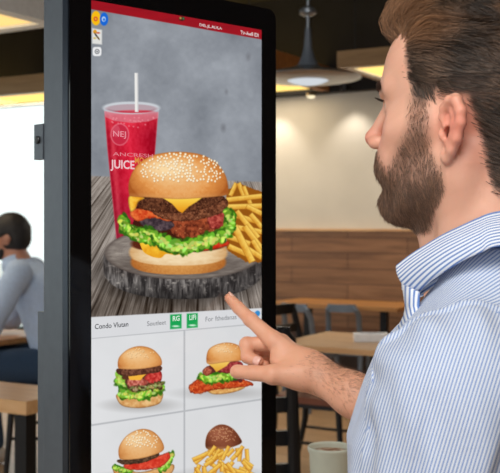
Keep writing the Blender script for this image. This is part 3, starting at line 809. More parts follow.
# dark upholstered bench along the panelled wall
root = empty('wall_bench', R2W(line_at(330, .4), .33, 0), RZ, 'long dark upholstered bench under the wood panelled wall', 'bench')
bm = bmesh.new(); box(bm, -2.6, 5.2, -.25, .27, .12, .38); obj('bench_base', bm, mat_plain('bench_brown', rgb(58, 36, 24), .6), root, bevel=.01)
bm = bmesh.new(); box(bm, -2.6, 5.2, -.27, .26, .382, .46); obj('seat_cushion', bm, mat_plain('bench_leather', rgb(72, 44, 30), .5), root, sm=True, bevel=.025, seg=3)

# ---------------------------------------------------------------- cup in front
TH = .76
q = P(330, 448, 2.0)
root = empty('high_table', (q.x + .05, q.y + .12, 0), 0, 'round high table holding the frothy drink beside the standing man', 'table')
bm = bmesh.new(); lathe(bm, [(0, TH - .03), (.20, TH - .03), (.215, TH - .02), (.22, TH - .005), (.217, TH), (0, TH)], 64); obj('tabletop', bm, M_oak, root, sm=True)
bm = bmesh.new(); lathe(bm, [(0, .02), (.035, .02), (.035, TH - .031), (0, TH - .031)], 32); obj('pedestal', bm, M_blackm, root, sm=True)
bm = bmesh.new(); lathe(bm, [(0, 0), (.22, 0), (.22, .008), (.05, .02), (0, .02)], 48); obj('foot_plate', bm, M_blackm, root, sm=True)
h = q.z - TH
root = empty('drink_cup', (q.x, q.y, TH + .001), 0, 'pale green paper cup of frothy brown drink next to the blue shirt', 'cup')
bm = bmesh.new(); lathe(bm, [(0, .004), (.030, .004), (.031, 0), (.033, 0), (.0415, h - .012), (.0445, h - .006), (.0455, h), (.044, h + .003), (.0415, h), (.041, h - .012), (.031, .008), (0, .008)], 56)
obj('cup_body', bm, mat_plain('cup_paper', rgb(222, 228, 212), .5, 0, .03, 40), root, sm=True)
bm = bmesh.new(); rr = []
n, m = 40, 12
for i in range(m + 1):
    r = .0404 * i / m; rr.append([])
    for k in range(n):
        a = 2 * math.pi * k / n; x, y = r * math.cos(a), r * math.sin(a)
        rr[-1].append(bm.verts.new((x, y, h - .009 + .004 * (fbm(np.array([x * 160 + 9]), np.array([y * 160 + 5]), 3)[0] - .5) * (i < m))))
        if i == 0: break
for k in range(n): bm.faces.new((rr[0][0], rr[1][k], rr[1][(k + 1) % n]))
for i in range(1, m):
    for k in range(n): bm.faces.new((rr[i][k], rr[i + 1][k], rr[i + 1][(k + 1) % n], rr[i][(k + 1) % n]))
nt = NT('froth'); bb = nt.bsdf(rough=.5); tc = nt.add('TexCoord'); nz = nt.add('TexNoise'); nz.inputs['Scale'].default_value = 90; nt.link(tc, 'Object', nz, 0)
r = ramp(nt, nz, 0, [(.4, rgb(150, 96, 66)), (.5, rgb(186, 140, 108)), (.6, rgb(228, 208, 186))]); nt.link(r, 0, bb, 'Base Color')
obj('froth', bm, nt.m, root, sm='all')
# ================================================================ people
import openvdb as vdb
def A3(v): return np.array(v, np.float32)
class Fld:
    """implicit body on a voxel grid"""
    def __init__(s, lo, hi, h):
        s.lo = A3(lo); s.h = h
        n = [int(math.ceil((b - a) / h)) + 1 for a, b in zip(lo, hi)]
        s.x = (s.lo[0] + h * np.arange(n[0], dtype=np.float32))[:, None, None]
        s.y = (s.lo[1] + h * np.arange(n[1], dtype=np.float32))[None, :, None]
        s.z = (s.lo[2] + h * np.arange(n[2], dtype=np.float32))[None, None, :]
        s.d = np.full(n, .2, np.float32)
    def mesh(s):
        d = s.d
        d[0] = d[-1] = .05; d[:, 0] = d[:, -1] = .05; d[:, :, 0] = d[:, :, -1] = .05
        g = vdb.FloatGrid(.05); g.copyFromArray(np.clip(d, -.05, .05))
        p, q = g.convertToQuads(isovalue=0.0)
        return p.astype(np.float64) * s.h + s.lo, q[:, ::-1].astype(np.int64)
def smin(a, b, k):
    if k <= 0: return np.minimum(a, b)
    h = np.maximum(k - np.abs(a - b), 0) / k
    return np.minimum(a, b) - h * h * k * .25
def smax(a, b, k): return -smin(-a, -b, k)
def s_ell(x, y, z, c, r):
    X = (x - c[0]) / r[0]; Y = (y - c[1]) / r[1]; Z = (z - c[2]) / r[2]
    k0 = np.sqrt(X * X + Y * Y + Z * Z)
    k1 = np.sqrt((X / r[0]) ** 2 + (Y / r[1]) ** 2 + (Z / r[2]) ** 2)
    return k0 * (k0 - 1) / np.maximum(k1, 1e-6)
def s_sph(x, y, z, c, r): return np.sqrt((x - c[0]) ** 2 + (y - c[1]) ** 2 + (z - c[2]) ** 2) - r
def s_cap(x, y, z, a, b, ra, rb):
    ex, ey, ez = b[0] - a[0], b[1] - a[1], b[2] - a[2]; L = ex * ex + ey * ey + ez * ez
    t = np.clip(((x - a[0]) * ex + (y - a[1]) * ey + (z - a[2]) * ez) / max(L, 1e-9), 0, 1)
    return np.sqrt((x - a[0] - ex * t) ** 2 + (y - a[1] - ey * t) ** 2 + (z - a[2] - ez * t) ** 2) - (ra + (rb - ra) * t)
def s_chain(x, y, z, pts, rs, k=.004):
    d = None
    for a, b, r0, r1 in zip(pts, pts[1:], rs, rs[1:]):
        c = s_cap(x, y, z, a, b, r0, r1); d = c if d is None else smin(d, c, k)
    return d
def wob(x, y, z, f, s=0.0):
    return (np.sin(x * f + 1.3 * np.sin(y * f * .8 + s)) + np.sin(y * f * 1.1 + 1.2 * np.sin(z * f * .9 + s * 2)) + np.sin(z * f * .95 + 1.1 * np.sin(x * f * 1.05 + s * 3))) / 3

# ---------------------------------------------------------------- head of the standing man
TH_H = math.radians(33)
HO = np.array([.222, .991, 1.486]); HF = np.array([-math.cos(TH_H), math.sin(TH_H), 0]); HL = np.array([-math.sin(TH_H), -math.cos(TH_H), 0]); HU = np.array([0, 0, 1.0])
HR = np.stack([HF, HL, HU], 0)                      # rows: local axes
def h2w(p): return HO + np.asarray(p) @ HR
def w2h(p): return (np.asarray(p) - HO) @ HR.T
def proj(p): return 250 + F * p[:, 0] / p[:, 1], HZ + F * (CAMZ - p[:, 2]) / p[:, 1]

EAR_O = np.array([.002, .0725, .001]); EFL = math.radians(28)
def ear_pt(s, z, o=0.0):
    """s behind the canal, z up, o outwards, on the flared ear plane"""
    return (EAR_O[0] - s * math.cos(EFL) + o * math.sin(EFL) * 0 , EAR_O[1] + s * math.sin(EFL) + o, EAR_O[2] + z)
def head_field(x, y, z):
    ya = np.abs(y)
    d = s_ell(x, y, z, (-.012, 0, .058), (.099, .077, .089))
    d = smin(d, s_ell(x, y, z, (.036, 0, .058), (.0490, .058, .058)), .024)          # forehead
    d = smin(d, s_ell(x, y, z, (.026, 0, -.006), (.056, .058, .078)), .022)
    d = smin(d, s_cap(x, ya, z, (.004, .050, -.036), (.068, .014, -.062), .018, .017), .024)    # jaw
    d = smin(d, s_ell(x, y, z, (.079, 0, -.061), (.019, .022, .019)), .014)
    d = smin(d, s_cap(x, ya, z, (.058, .040, .004), (.022, .058, .008), .018, .014), .022)      # cheekbone
    d = smin(d, s_ell(x, ya, z, (.070, .024, -.022), (.022, .024, .026)), .016)
    d = smin(d, s_cap(x, ya, z, (.0865, .010, .050), (.066, .044, .050), .0105, .010), .012)     # brow
    d = smax(d, -s_ell(x, ya, z, (.0925, .035, .0315), (.017, .020, .0145)), .010)               # socket
    lid = s_sph(x, ya, z, (.0680, .0325, .033), .0142)
    lid = smax(lid, -s_ell(x, ya, z, (.0855, .034, .0325), (.014, .0145, .0052)), .0015)
    d = smin(d, lid, .004)
    d = smax(d, -s_ell(x, ya, z, (.082, .034, .0325), (.009, .0135, .0046)), .001)
    nose = s_cap(x, y, z, (.0895, 0, .037), (.1085, 0, .0065), .0070, .0076)
    nose = smin(nose, s_ell(x, y, z, (.1098, 0, .0040), (.0086, .0090, .0076)), .006)
    nose = smin(nose, s_ell(x, ya, z, (.1005, .0105, -.0015), (.0105, .0065, .0072)), .005)
    nose = smin(nose, s_cap(x, y, z, (.094, 0, -.003), (.107, 0, -.001), .008, .0055), .006)
    nose = smax(nose, -s_ell(x, ya, z, (.1035, .0058, -.0095), (.0045, .0026, .004)), .002)
    d = smin(d, nose, .008)
    d = smin(d, s_ell(x, y, z, (.089, 0, -.030), (.013, .026, .016)), .010)                     # muzzle
    d = smin(d, s_cap(x, ya, z, (.0985, .004, -.0295), (.087, .022, -.0345), .0048, .0030), .004)
    d = smin(d, s_cap(x, ya, z, (.0965, .003, -.0405), (.086, .019, -.0370), .0058, .0035), .004)
    d = smax(d, -s_cap(x, ya, z, (.105, 0, -.0352), (.091, .021, -.0362), .0016, .001), .002)
    d = smax(d, -s_ell(x, y, z, (.107, 0, -.053), (.010, .020, .006)), .008)
    # neck
    d = smin(d, s_cap(x, y, z, (-.022, 0, -.02), (-.034, 0, -.20), .056, .066), .026)
    d = smin(d, s_cap(x, y, z, (.040, 0, -.092), (.034, 0, -.165), .016, .016), .03)
    d = smin(d, s_cap(x, ya, z, (-.012, .058, -.028), (.020, .022, -.17), .013, .012), .02)     # neck cord
    # ears
    e = s_chain(x, ya, z, [ear_pt(.004, .002, .004), ear_pt(.001, .012, .004), ear_pt(.003, .020, .005), ear_pt(.011, .0262, .006), ear_pt(.021, .0250, .0065), ear_pt(.0268, .015, .0065), ear_pt(.0265, .005, .006), ear_pt(.021, -.009, .005), ear_pt(.013, -.019, .004), ear_pt(.006, -.0265, .002)],
                [.0026, .0036, .0040, .0043, .0046, .0048, .0046, .0043, .0042, .0048], .004)
    e = smin(e, s_chain(x, ya, z, [ear_pt(.010, .022, .002), ear_pt(.0175, .014, .004), ear_pt(.0185, .003, .004), ear_pt(.015, -.007, .003), ear_pt(.0085, -.0125, .003), ear_pt(.005, -.0115, .003)], [.0028, .0042, .0046, .0042, .0034, .0024], .004), .005)
    plate = s_cap(x, ya, z, ear_pt(.012, .020, -.001), ear_pt(.010, -.010, -.002), .0, .0)
    c, s_ = math.cos(EFL), math.sin(EFL)
    ux = -(x - EAR_O[0]) * c + (ya - EAR_O[1]) * s_; un = (x - EAR_O[0]) * s_ + (ya - EAR_O[1]) * c; uz = z - EAR_O[2]
    q = np.sqrt(((ux - .0130) / .0150) ** 2 + ((uz - .006 - (ux - .013) * .35) / .0270) ** 2)
    plate = np.maximum((q - 1) * .014, np.abs(un - .0003) - .0022)
    e = smin(e, plate, .003)
    e = smin(e, s_ell(x, ya, z, ear_pt(.0035, -.0240, .001), (.0065, .0042, .0075)), .004)
    e = smin(e, s_ell(x, ya, z, ear_pt(-.0015, -.004, .002), (.0036, .0042, .0055)), .003)
    d = smin(d, e, .003)
    d = smax(d, -s_ell(x, ya, z, ear_pt(.0075, -.003, .001), (.0042, .0085, .0062)), .002)
    return d
def build_head():
    g = Fld((-.125, -.105, -.21), (.13, .105, .16), .0016)
    g.d = head_field(g.x, g.y, g.z).astype(np.float32)
    return g.mesh()
hv, hf = build_head()

# ---------------------------------------------------------------- pointing hand and forearm
def px3(px, py, d): v = P(px, py, d); return (v.x, v.y, v.z)
J = dict(
    idx=[px3(273, 340, 1.402), px3(250.5, 319.5, 1.424), px3(238.5, 308, 1.437), px3(229.5, 298.2, 1.4470)],
    mid=[px3(281, 343, 1.417), px3(247, 344.5, 1.416), px3(247.5, 357, 1.402), px3(258, 361.5, 1.392)],
    rng=[px3(288, 349, 1.436), px3(256, 351, 1.445), px3(254, 363, 1.430), px3(265, 366, 1.418)],
    pky=[px3(294, 356, 1.452), px3(267, 360, 1.464), px3(263, 369, 1.452), px3(272, 372, 1.440)],
    thb=[px3(299, 375, 1.368), px3(273, 374.5, 1.362), px3(253.5, 373, 1.372), px3(236.5, 371.6, 1.384)])
WR = px3(309, 370, 1.385); WR2 = px3(306, 369, 1.405)
ELB = (.276, 1.225, 1.105)
FM = [tuple(np.array(WR) + (np.array(ELB) - np.array(WR)) * t) for t in (0, .3, .62, 1)]
def hand_field(x, y, z):
    palm = s_cap(x, y, z, J['idx'][0], WR, .0125, .0200)
    palm = smin(palm, s_cap(x, y, z, J['mid'][0], WR2, .0125, .0200), .012)
    palm = smin(palm, s_cap(x, y, z, J['rng'][0], WR2, .012, .0190), .012)
    palm = smin(palm, s_cap(x, y, z, J['pky'][0], WR2, .0115, .018), .012)
    palm = smin(palm, s_cap(x, y, z, J['thb'][1], J['thb'][0], .0120, .0175), .012)
    palm = smin(palm, s_cap(x, y, z, J['thb'][0], WR, .0175, .020), .014)
    palm = smin(palm, s_cap(x, y, z, px3(280, 360, 1.392), px3(296, 364, 1.385), .0145, .018), .012)
    palm = smin(palm, s_chain(x, y, z, [FM[0], FM[1], FM[2], FM[3]], [.0225, .0235, .030, .034], .02), .022)
    palm = smin(palm, s_chain(x, y, z, [WR2, tuple(np.array(FM[1]) + (0, .014, .0)), tuple(np.array(FM[2]) + (0, .01, .0))], [.0195, .0235, .028], .02), .016)
    fr = dict(idx=[.0122, .0098, .0088, .0074], mid=[.012, .0102, .0090, .0080], rng=[.0115, .0098, .0086, .0078], pky=[.0105, .0086, .0076, .0068], thb=[.0170, .0122, .0104, .0088])
    fs = None
    for k in ('mid', 'rng', 'pky', 'thb', 'idx'):
        c = s_chain(x, y, z, J[k], fr[k], .003)
        a, b = np.array(J[k][2]), np.array(J[k][3])
        if k == 'thb': c = smin(c, s_ell(x, y, z, tuple(b * .9 + a * .1), (.0105, .0095, .0095)), .003)
        c = smin(c, s_sph(x, y, z, J[k][1], fr[k][1] * 1.05), .003)
        fs = c if fs is None else smin(fs, c, .0014)
    d = smin(palm, fs, .006)
    return d
def build_hand():
    g = Fld((-.05, 1.18, 1.06), (.33, 1.52, 1.325), .0016)
    # evaluate only near the limb
    d = hand_field(g.x, g.y, g.z).astype(np.float32)
    g.d = d; return g.mesh()
hav, haf = build_hand()

# ---------------------------------------------------------------- torso, arms, legs
TB = math.radians(17); BF = np.array([-math.cos(TB), math.sin(TB), 0]); BL = np.array([-math.sin(TB), -math.cos(TB), 0]); BO = np.array([.226, .985, 0])
def bp(f, l, z): v = BO + BF * f + BL * l; return (float(v[0]), float(v[1]), z)
SHL = (.182, .838, 1.252); SHR = (.285, 1.115, 1.275)
ELL = (.150, .815, .985); WRL = (.075, .845, .760)
NB = tuple(h2w((-.034, 0, -.15)))
def torso_field(x, y, z, off=0.0, full=True):
    X = (x - BO[0]) * BF[0] + (y - BO[1]) * BF[1]; Y = (x - BO[0]) * BL[0] + (y - BO[1]) * BL[1]
    zs = np.array([.80, .92, 1.02, 1.12, 1.20, 1.28, 1.34, 1.40]); zz = z[0, 0] if z.ndim == 3 else z
    w = np.interp(zz, zs, [.170, .168, .155, .165, .172, .150, .105, .06])
    dp = np.interp(zz, zs, [.110, .108, .104, .112, .115, .094, .056, .05])
    cx = np.interp(zz, zs, [.0, .008, .006, .004, .002, -.008, -.024, -.03])
    sh = (1, 1, -1)
    w = w.reshape(sh) + off; dp = dp.reshape(sh) + off; cx = cx.reshape(sh)
    q = ((np.abs(X - cx) / dp) ** 2.3 + (np.abs(Y) / w) ** 2.3) ** (1 / 2.3)
    d = (q - 1) * np.minimum(dp, w)
    d = np.maximum(d, (z - 1.368 - off) * .9); d = np.maximum(d, .80 - off - z)
    tr = np.array(NB)
    d = smin(d, s_cap(x, y, z, (tr[0], tr[1], 1.322), (SHL[0], SHL[1] + .01, SHL[2] + .006), .040 + off, .052 + off), .028)
    d = smin(d, s_cap(x, y, z, (tr[0], tr[1], 1.320), (SHR[0], SHR[1], SHR[2]), .046 + off, .056 + off), .035)
    return d
def arm_l(x, y, z, off=0.0, full=True):
    d = s_chain(x, y, z, [SHL, (.168, .826, 1.13), ELL], [.056 + off, .052 + off, .043 + off], .02)
    if full: d = smin(d, s_chain(x, y, z, [ELL, (.118, .825, .89), WRL], [.042, .040, .026], .02), .02)
    return d
def build_body():
    g = Fld((-.02, .70, .03), (.46, 1.28, 1.40), .006)
    d = torso_field(g.x, g.y, g.z, -.012)
    d = smin(d, arm_l(g.x, g.y, g.z), .02)
    d = smin(d, s_chain(g.x, g.y, g.z, [SHR, ELB], [.054, .036], .02), .02)
    d = smin(d, s_cap(g.x, g.y, g.z, NB, (NB[0], NB[1], 1.28), .058, .058), .02)
    for s in (1, -1):
        hp = bp(-.005, s * .085, .86); kn = bp(.02, s * .10, .48); an = bp(-.02, s * .11, .09)
        d = smin(d, s_chain(g.x, g.y, g.z, [hp, kn, an], [.088, .056, .036], .02), .02)
        d = smin(d, s_cap(g.x, g.y, g.z, bp(-.04, s * .11, .065), bp(.11, s * .125, .055), .03, .025), .02)
    g.d = d.astype(np.float32); return g.mesh()
bv, bf = build_body()
def build_lhand():
    w = np.array(WRL); g = Fld(tuple(w + (-.075, -.06, -.22)), tuple(w + (.075, .07, .03)), .0022)
    x, y, z = g.x, g.y, g.z
    def o(a, b, c): return (w[0] + a, w[1] + b, w[2] + c)
    # palm faces the thigh, thumb forwards (-x)
    d = s_cap(x, y, z, o(0, 0, .04), o(-.002, 0, -.03), .025, .022)
    fr = {}
    for i, (dx, L, r) in enumerate(((-.028, .098, .0088), (-.008, .105, .0090), (.011, .098, .0086), (.028, .080, .0076))):
        m = o(dx * .95, .0, -.085); d = smin(d, s_cap(x, y, z, o(dx * .4, 0, -.02), m, .016, .0115), .012)
        fr[i] = s_chain(x, y, z, [m, o(dx * 1.0, .010, -.085 - L * .42), o(dx * .98, .026, -.085 - L * .70), o(dx * .95, .042, -.085 - L * .86)], [r * 1.2, r, r * .92, r * .78], .003)
    for i in range(4): d = smin(d, fr[i], .003 if i else .004)
    t = s_chain(x, y, z, [o(-.014, .006, -.02), o(-.040, .022, -.058), o(-.050, .032, -.090), o(-.050, .038, -.118)], [.016, .012, .0102, .0085], .003)
    g.d = smin(d, t, .008).astype(np.float32); return g.mesh()
lv, lf = build_lhand()

# ---- skin colour by place on the body
def skin_cols(v, kind):
    n = len(v); base = np.array([222, 170, 146.]); c = np.tile(base, (n, 1))
    nz = fbm(v[:, 0] * 70 + v[:, 1] * 40, v[:, 2] * 70 + v[:, 1] * 30, 3)
    c += (nz[:, None] - .5) * np.array([16, 20, 20])
    if kind == 'head':
        l = w2h(v); ya = np.abs(l[:, 1])
        def blob(cx, cy, cz, r): return np.exp(-(((l[:, 0] - cx) ** 2 + (ya - cy) ** 2 + (l[:, 2] - cz) ** 2) / r ** 2))[:, None]
        c = c + (np.array([226, 136, 116]) - c) * np.clip(.9 * blob(-.018, .085, .004, .024), 0, .85)
        c = c + (np.array([206, 120, 104]) - c) * .75 * blob(.112, 0, .002, .014)
        c = c + (np.array([208, 134, 114]) - c) * .5 * blob(.078, .036, .002, .022)
        c = c + (np.array([206, 136, 116]) - c) * .5 * blob(-.04, .07, -.02, .03)
        c = c + (np.array([182, 100, 92]) - c) * .8 * np.clip(blob(.1, .006, -.0365, .012) * 1.2, 0, 1)
        c = c + (np.array([224, 168, 142]) - c) * .4 * blob(.095, .02, .08, .03)
        px, py = proj(h2w(np.stack([l[:, 0], ya, l[:, 2]], 1)))
        m = inpoly(px, py, SCALP) & ((l[:, 1] > -1) )
        m = np.clip(soft_mask(px, py, SCALP, 16) * 2 - 1.0, 0, 1)
        c = c + (np.array([78, 60, 50]) - c) * (m * .9)[:, None]
        m = soft_mask(px, py, BEARD, 14) * (l[:, 0] > -.0)
        c = c + (np.array([136, 102, 86]) - c) * (m * .6)[:, None]
    else:
        for k in ('idx', 'mid', 'rng', 'thb'):
            for j, a in ((1, .35), (2, .35), (3, .45), (0, .25)):
                w = np.exp(-((v - np.array(J[k][j])) ** 2).sum(1) / .011 ** 2)[:, None]
                c = c + (np.array([206, 116, 92]) - c) * a * w
        c = c + (np.array([216, 154, 120]) - c) * .45
    return np.clip(c, 0, 255)
def inpoly(x, y, poly):
    p = np.array(poly, float); r = np.zeros(x.shape, bool); j = len(p) - 1
    for i in range(len(p)):
        cond = ((p[i, 1] > y) != (p[j, 1] > y)) & (x < (p[j, 0] - p[i, 0]) * (y - p[i, 1]) / (p[j, 1] - p[i, 1] + 1e-12) + p[i, 0])
        r ^= cond; j = i
    return r
def soft_mask(x, y, poly, s):
    p = np.array(poly, float); d = np.full(x.shape, 1e9)
    for i in range(len(p)):
        a = p[i]; e = p[i - 1] - a; wx = x - a[0]; wy = y - a[1]
        t = np.clip((wx * e[0] + wy * e[1]) / max(1e-9, e @ e), 0, 1)
        d = np.minimum(d, np.hypot(wx - e[0] * t, wy - e[1] * t))
    return np.clip(.5 + np.where(inpoly(x, y, poly), d, -d) / s, 0, 1)
SCALP = [(380, -90), (384, 14), (399, 30), (404, 42), (403, 62), (408, 84), (412, 103), (424, 112), (430, 100), (438, 92), (452, 88), (464, 94), (473, 116), (481, 145), (486, 172), (492, 192), (560, 205), (640, 190), (650, -90)]
BEARD = [(411, 98), (427, 98), (428, 150), (441, 172), (441, 190), (428, 210), (426, 231), (395, 236), (360, 236), (355, 190), (360, 153), (376, 153), (381, 163), (386, 172), (392, 160), (402, 142), (409, 124)]

def skin_mat():
    nt = NT('skin'); b = nt.bsdf(rough=.48); at = nt.add('Attribute', attribute_name='tone')
    nt.link(at, 'Color', b, 'Base Color'); b.inputs['Subsurface Weight'].default_value = .18; b.inputs['Subsurface Radius'].default_value = (1, .35, .2); b.inputs['Subsurface Scale'].default_value = .006
    tc = nt.add('TexCoord'); nz = nt.add('TexNoise'); nz.inputs['Scale'].default_value = 420; nz.inputs['Detail'].default_value = 3; nt.link(tc, 'Object', nz, 0)
    bpn = nt.add('Bump'); bpn.inputs['Strength'].default_value = .22; bpn.inputs['Distance'].default_value = .0008; nt.link(nz, 0, bpn, 'Height'); nt.link(bpn, 0, b, 'Normal')
    return nt.m
M_skin = skin_mat()
def set_col(o, cols, name='tone'):
    a = o.data.attributes.new(name, 'FLOAT_COLOR', 'POINT'); c4 = np.ones((len(cols), 4), np.float32); c4[:, :3] = lin(np.asarray(cols) / 255.0); a.data.foreach_set('color', c4.ravel())
def set_f(o, vals, name):
    a = o.data.attributes.new(name, 'FLOAT', 'POINT'); a.data.foreach_set('value', np.asarray(vals, np.float32))
def join(parts):
    V = []; Fc = []; n = 0
    for v, f in parts: V.append(v); Fc.append(f + n); n += len(v)
    return np.concatenate(V), np.concatenate(Fc)
hw = h2w(hv); hfw = hf
det = np.linalg.det(HR)
if det < 0: hfw = hf[:, ::-1]
V, Q = join([(hw, hfw), (hav, haf), (bv, bf), (lv, lf)])
cols = np.concatenate([skin_cols(hw, 'head'), skin_cols(hav, 'hand'), skin_cols(bv, 'hand'), skin_cols(lv, 'hand')])
man = mesh_np('person', V, Q, M_skin); set_col(man, cols)
tag(man, 'standing bearded man in a blue striped shirt pointing at the kiosk screen', 'person')
man['kind'] = 'thing'

# ---- strands
def strands(name, pts, rad, cols, mat, parent):
    """pts (n, m, 3), rad (m,) -> three-sided tapering strands"""
    n, m, _ = pts.shape
    t = np.gradient(pts, axis=1); t /= np.linalg.norm(t, axis=2, keepdims=True) + 1e-12
    up = np.array([.31, .17, .93]); s = np.cross(t, up); s /= np.linalg.norm(s, axis=2, keepdims=True) + 1e-9; u = np.cross(s, t)
    vs = []
    for k in range(3):
        a = 2 * math.pi * k / 3
        vs.append(pts + (s * math.cos(a) + u * math.sin(a)) * rad[None, :, None])
    v = np.stack(vs, 2)                               # n, m, 3, 3
    idx = np.arange(n * m * 3).reshape(n, m, 3)
    q = []
    for k in range(3):
        k2 = (k + 1) % 3
        q.append(np.stack([idx[:, :-1, k], idx[:, :-1, k2], idx[:, 1:, k2], idx[:, 1:, k]], -1).reshape(-1, 4))
    o = mesh_np(name, v.reshape(-1, 3), np.concatenate(q), mat, parent)
    set_col(o, np.repeat(cols, m * 3, 0)); return o
def hair_mat():
    nt = NT('hair_strands'); b = nt.bsdf(rough=.42, spec=.45); at = nt.add('Attribute', attribute_name='tone'); nt.link(at, 'Color', b, 'Base Color')
    return nt.m
M_hair = hair_mat()

def vnormals(v, f):
    nrm = np.zeros_like(v); a = v[f[:, 1]] - v[f[:, 0]]; b = v[f[:, 3]] - v[f[:, 0]]; fn = np.cross(a, b)
    for k in range(4): np.add.at(nrm, f[:, k], fn)
    return nrm / (np.linalg.norm(nrm, axis=1, keepdims=True) + 1e-12)
hn = vnormals(hv, hf)
if (hn * hv).sum() < 0: hn = -hn
def sample_roots(maskfn, n, rs):
    ya = np.abs(hv[:, 1]); px, py = proj(h2w(np.stack([hv[:, 0], ya, hv[:, 2]], 1)))
    w = maskfn(hv, px, py); w = np.clip(w, 0, None); w = w / w.sum()
    i = rs.choice(len(hv), n, p=w); r = hv[i] + rs.normal(0, .0007, (n, 3)); return r, hn[i]
def nv(p, f, s):
    return np.stack([fbm(p[:, 0] * f + s, p[:, 2] * f + p[:, 1] * f * .7, s + 1, 2), fbm(p[:, 1] * f + s * 2, p[:, 0] * f + 5 + p[:, 2] * f * .6, s + 2, 2), fbm(p[:, 2] * f + s * 3, p[:, 1] * f + 9, s + 3, 2)], 1) * 2 - 1
CC = np.array([-.010, 0, .058]); CR = np.array([.099, .077, .089])
def make_hair():
    rs = np.random.RandomState(4)
    notear = lambda v: ~((np.abs(v[:, 1]) > .073) & (v[:, 0] < .008) & (v[:, 0] > -.034) & (v[:, 2] < .036) & (v[:, 2] > -.034))
    def m(v, px, py): return soft_mask(px, py, SCALP, 9) * notear(v) * (v[:, 2] > -.062) * (.6 + 1.2 * (v[:, 2] > .05) + .8 * (v[:, 1] > 0))
    N = 34000; p, n = sample_roots(m, N, rs); M = 9
    top = np.clip((p[:, 2] - .072) / .03, 0, 1); top = top * top * (3 - 2 * top)
    front = np.clip((p[:, 0] - .045) / .04, 0, 1) * top
    L = .017 + top * .040 + rs.uniform(-.004, .006, N) + front * .012
    lowf = np.clip((.02 - p[:, 2]) / .06, 0, 1); L = L * (1 - .45 * lowf)
    sideb = ((p[:, 0] > .012) & (p[:, 2] < .05)); L = np.where(sideb, .009, L)
    H = .0035 + top * (.013 + .006 * rs.rand(N)) + front * .012 * (.5 + rs.rand(N))
    H = np.where(sideb, .0018, H)
    g = np.stack([-np.ones(N), .0 * p[:, 1], -.42 + top * .45], 1)
    g[:, 1] = np.where(top > .3, -.25 * np.sign(p[:, 1]) * 0 + .18, 0)
    back = np.clip((-.05 - p[:, 0]) / .04, 0, 1); g[:, 2] -= back * 1.2
    g = np.where(sideb[:, None], np.array([-.15, 0, -1.0]), g)
    lock = nv(p, 46, 3); lock2 = nv(p, 150, 9)
    g = g + lock * np.array([.45, .55, .75]) * (.5 + .6 * top[:, None]) + lock2 * .20
    pts = np.zeros((N, M, 3)); cur = p.copy(); pts[:, 0] = cur - n * .001
    for k in range(1, M):
        t = k / (M - 1)
        q = (cur - CC) / CR; nn = q / CR; nn /= np.linalg.norm(nn, axis=1, keepdims=True)
        dirn = g + (nv(cur, 40, 21) * .30 * top[:, None] + nv(cur, 90, 41) * .12)
        # front hair first stands up and forward, then falls back
        fwd = np.clip(1 - t * 2.4, 0, 1)[None] if np.ndim(t) else max(0, 1 - t * 2.2)
        dirn = dirn + np.stack([front * 3.2 * fwd, 0 * front, front * 1.5 * fwd], 1)
        dirn = dirn - nn * (dirn * nn).sum(1, keepdims=True) * .8
        dirn_n = g - n * (g * n).sum(1, keepdims=True); dirn_n /= np.linalg.norm(dirn_n, axis=1, keepdims=True) + 1e-9
        dirn /= np.linalg.norm(dirn, axis=1, keepdims=True) + 1e-9
        hh = H * math.sin(min(1, t * 1.25) * math.pi / 2) * (1 - .35 * max(0, t - .6))
        hh = hh * (1 + .35 * lock2[:, 0])
        cur = cur + dirn * (L / (M - 1))[:, None]
        q = (cur - CC) / CR; rr = np.linalg.norm(q, axis=1, keepdims=True)
        surf = CC + (cur - CC) / rr
        off = ((cur - surf) * nn).sum(1)
        onc = (p[:, 2] > .018)
        tgt = np.maximum(off, hh * 0 + .0012)
        want = hh
        cur = np.where(onc[:, None], surf + nn * (want * .7 + np.maximum(off, 0) * .3)[:, None], cur + (dirn_n - dirn) * (L / (M - 1))[:, None] + n * .0007)
        pts[:, k] = cur
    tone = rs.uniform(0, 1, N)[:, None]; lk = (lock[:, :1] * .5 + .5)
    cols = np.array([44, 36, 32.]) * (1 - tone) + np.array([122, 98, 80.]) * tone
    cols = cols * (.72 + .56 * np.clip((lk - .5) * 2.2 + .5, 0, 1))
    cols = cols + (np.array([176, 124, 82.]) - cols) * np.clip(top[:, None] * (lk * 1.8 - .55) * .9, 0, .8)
    # the loose tuft over the forehead
    N2 = 3600; r0 = sample_roots(lambda v, px, py: ((v[:, 0] > .040) & (v[:, 2] > .098) & (np.abs(v[:, 1]) < .045)) * 1.0, N2, rs)[0]
    key = np.array([(0, 0, -.001), (.0045, 0, .005), (.0085, .001, .011), (.0095, .002, .020), (.003, .003, .029), (-.008, .004, .036), (-.018, .005, .0405), (-.032, .005, .040), (-.046, .004, .037)])
    am = rs.uniform(.55, 1.12, N2) * np.clip((r0[:, 0] - .03) / .03, .4, 1.1); lk2 = nv(r0, 130, 31)
    tw = np.linspace(0, 1, M)[None, :, None]
    tuft = r0[:, None] + key[None] * am[:, None, None] + lk2[:, None] * tw * np.array([.010, .016, .010]) + rs.normal(0, .0030, (N2, 1, 3)) * tw
    tuft += .0016 * np.sin(tw * 9 + rs.uniform(0, 6, (N2, 1, 1))) * rs.normal(0, 1, (N2, 1, 3))
    pts = np.concatenate([pts, tuft])
    lk = np.concatenate([lk, lk2[:, :1] * .5 + .5]); tone = np.concatenate([tone, rs.uniform(.2, 1, (N2, 1))])
    c2 = np.array([84, 62, 46.]) * (1 - tone[N:]) + np.array([176, 130, 94.]) * tone[N:]
    cols = np.concatenate([cols, c2]); N = N + N2
    pw = h2w(pts.reshape(-1, 3)).reshape(N, M, 3)
    rad = .00020 * np.array([1, 1, 1, 1, .95, .9, .8, .6, .25])
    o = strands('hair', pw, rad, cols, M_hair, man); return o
make_hair()
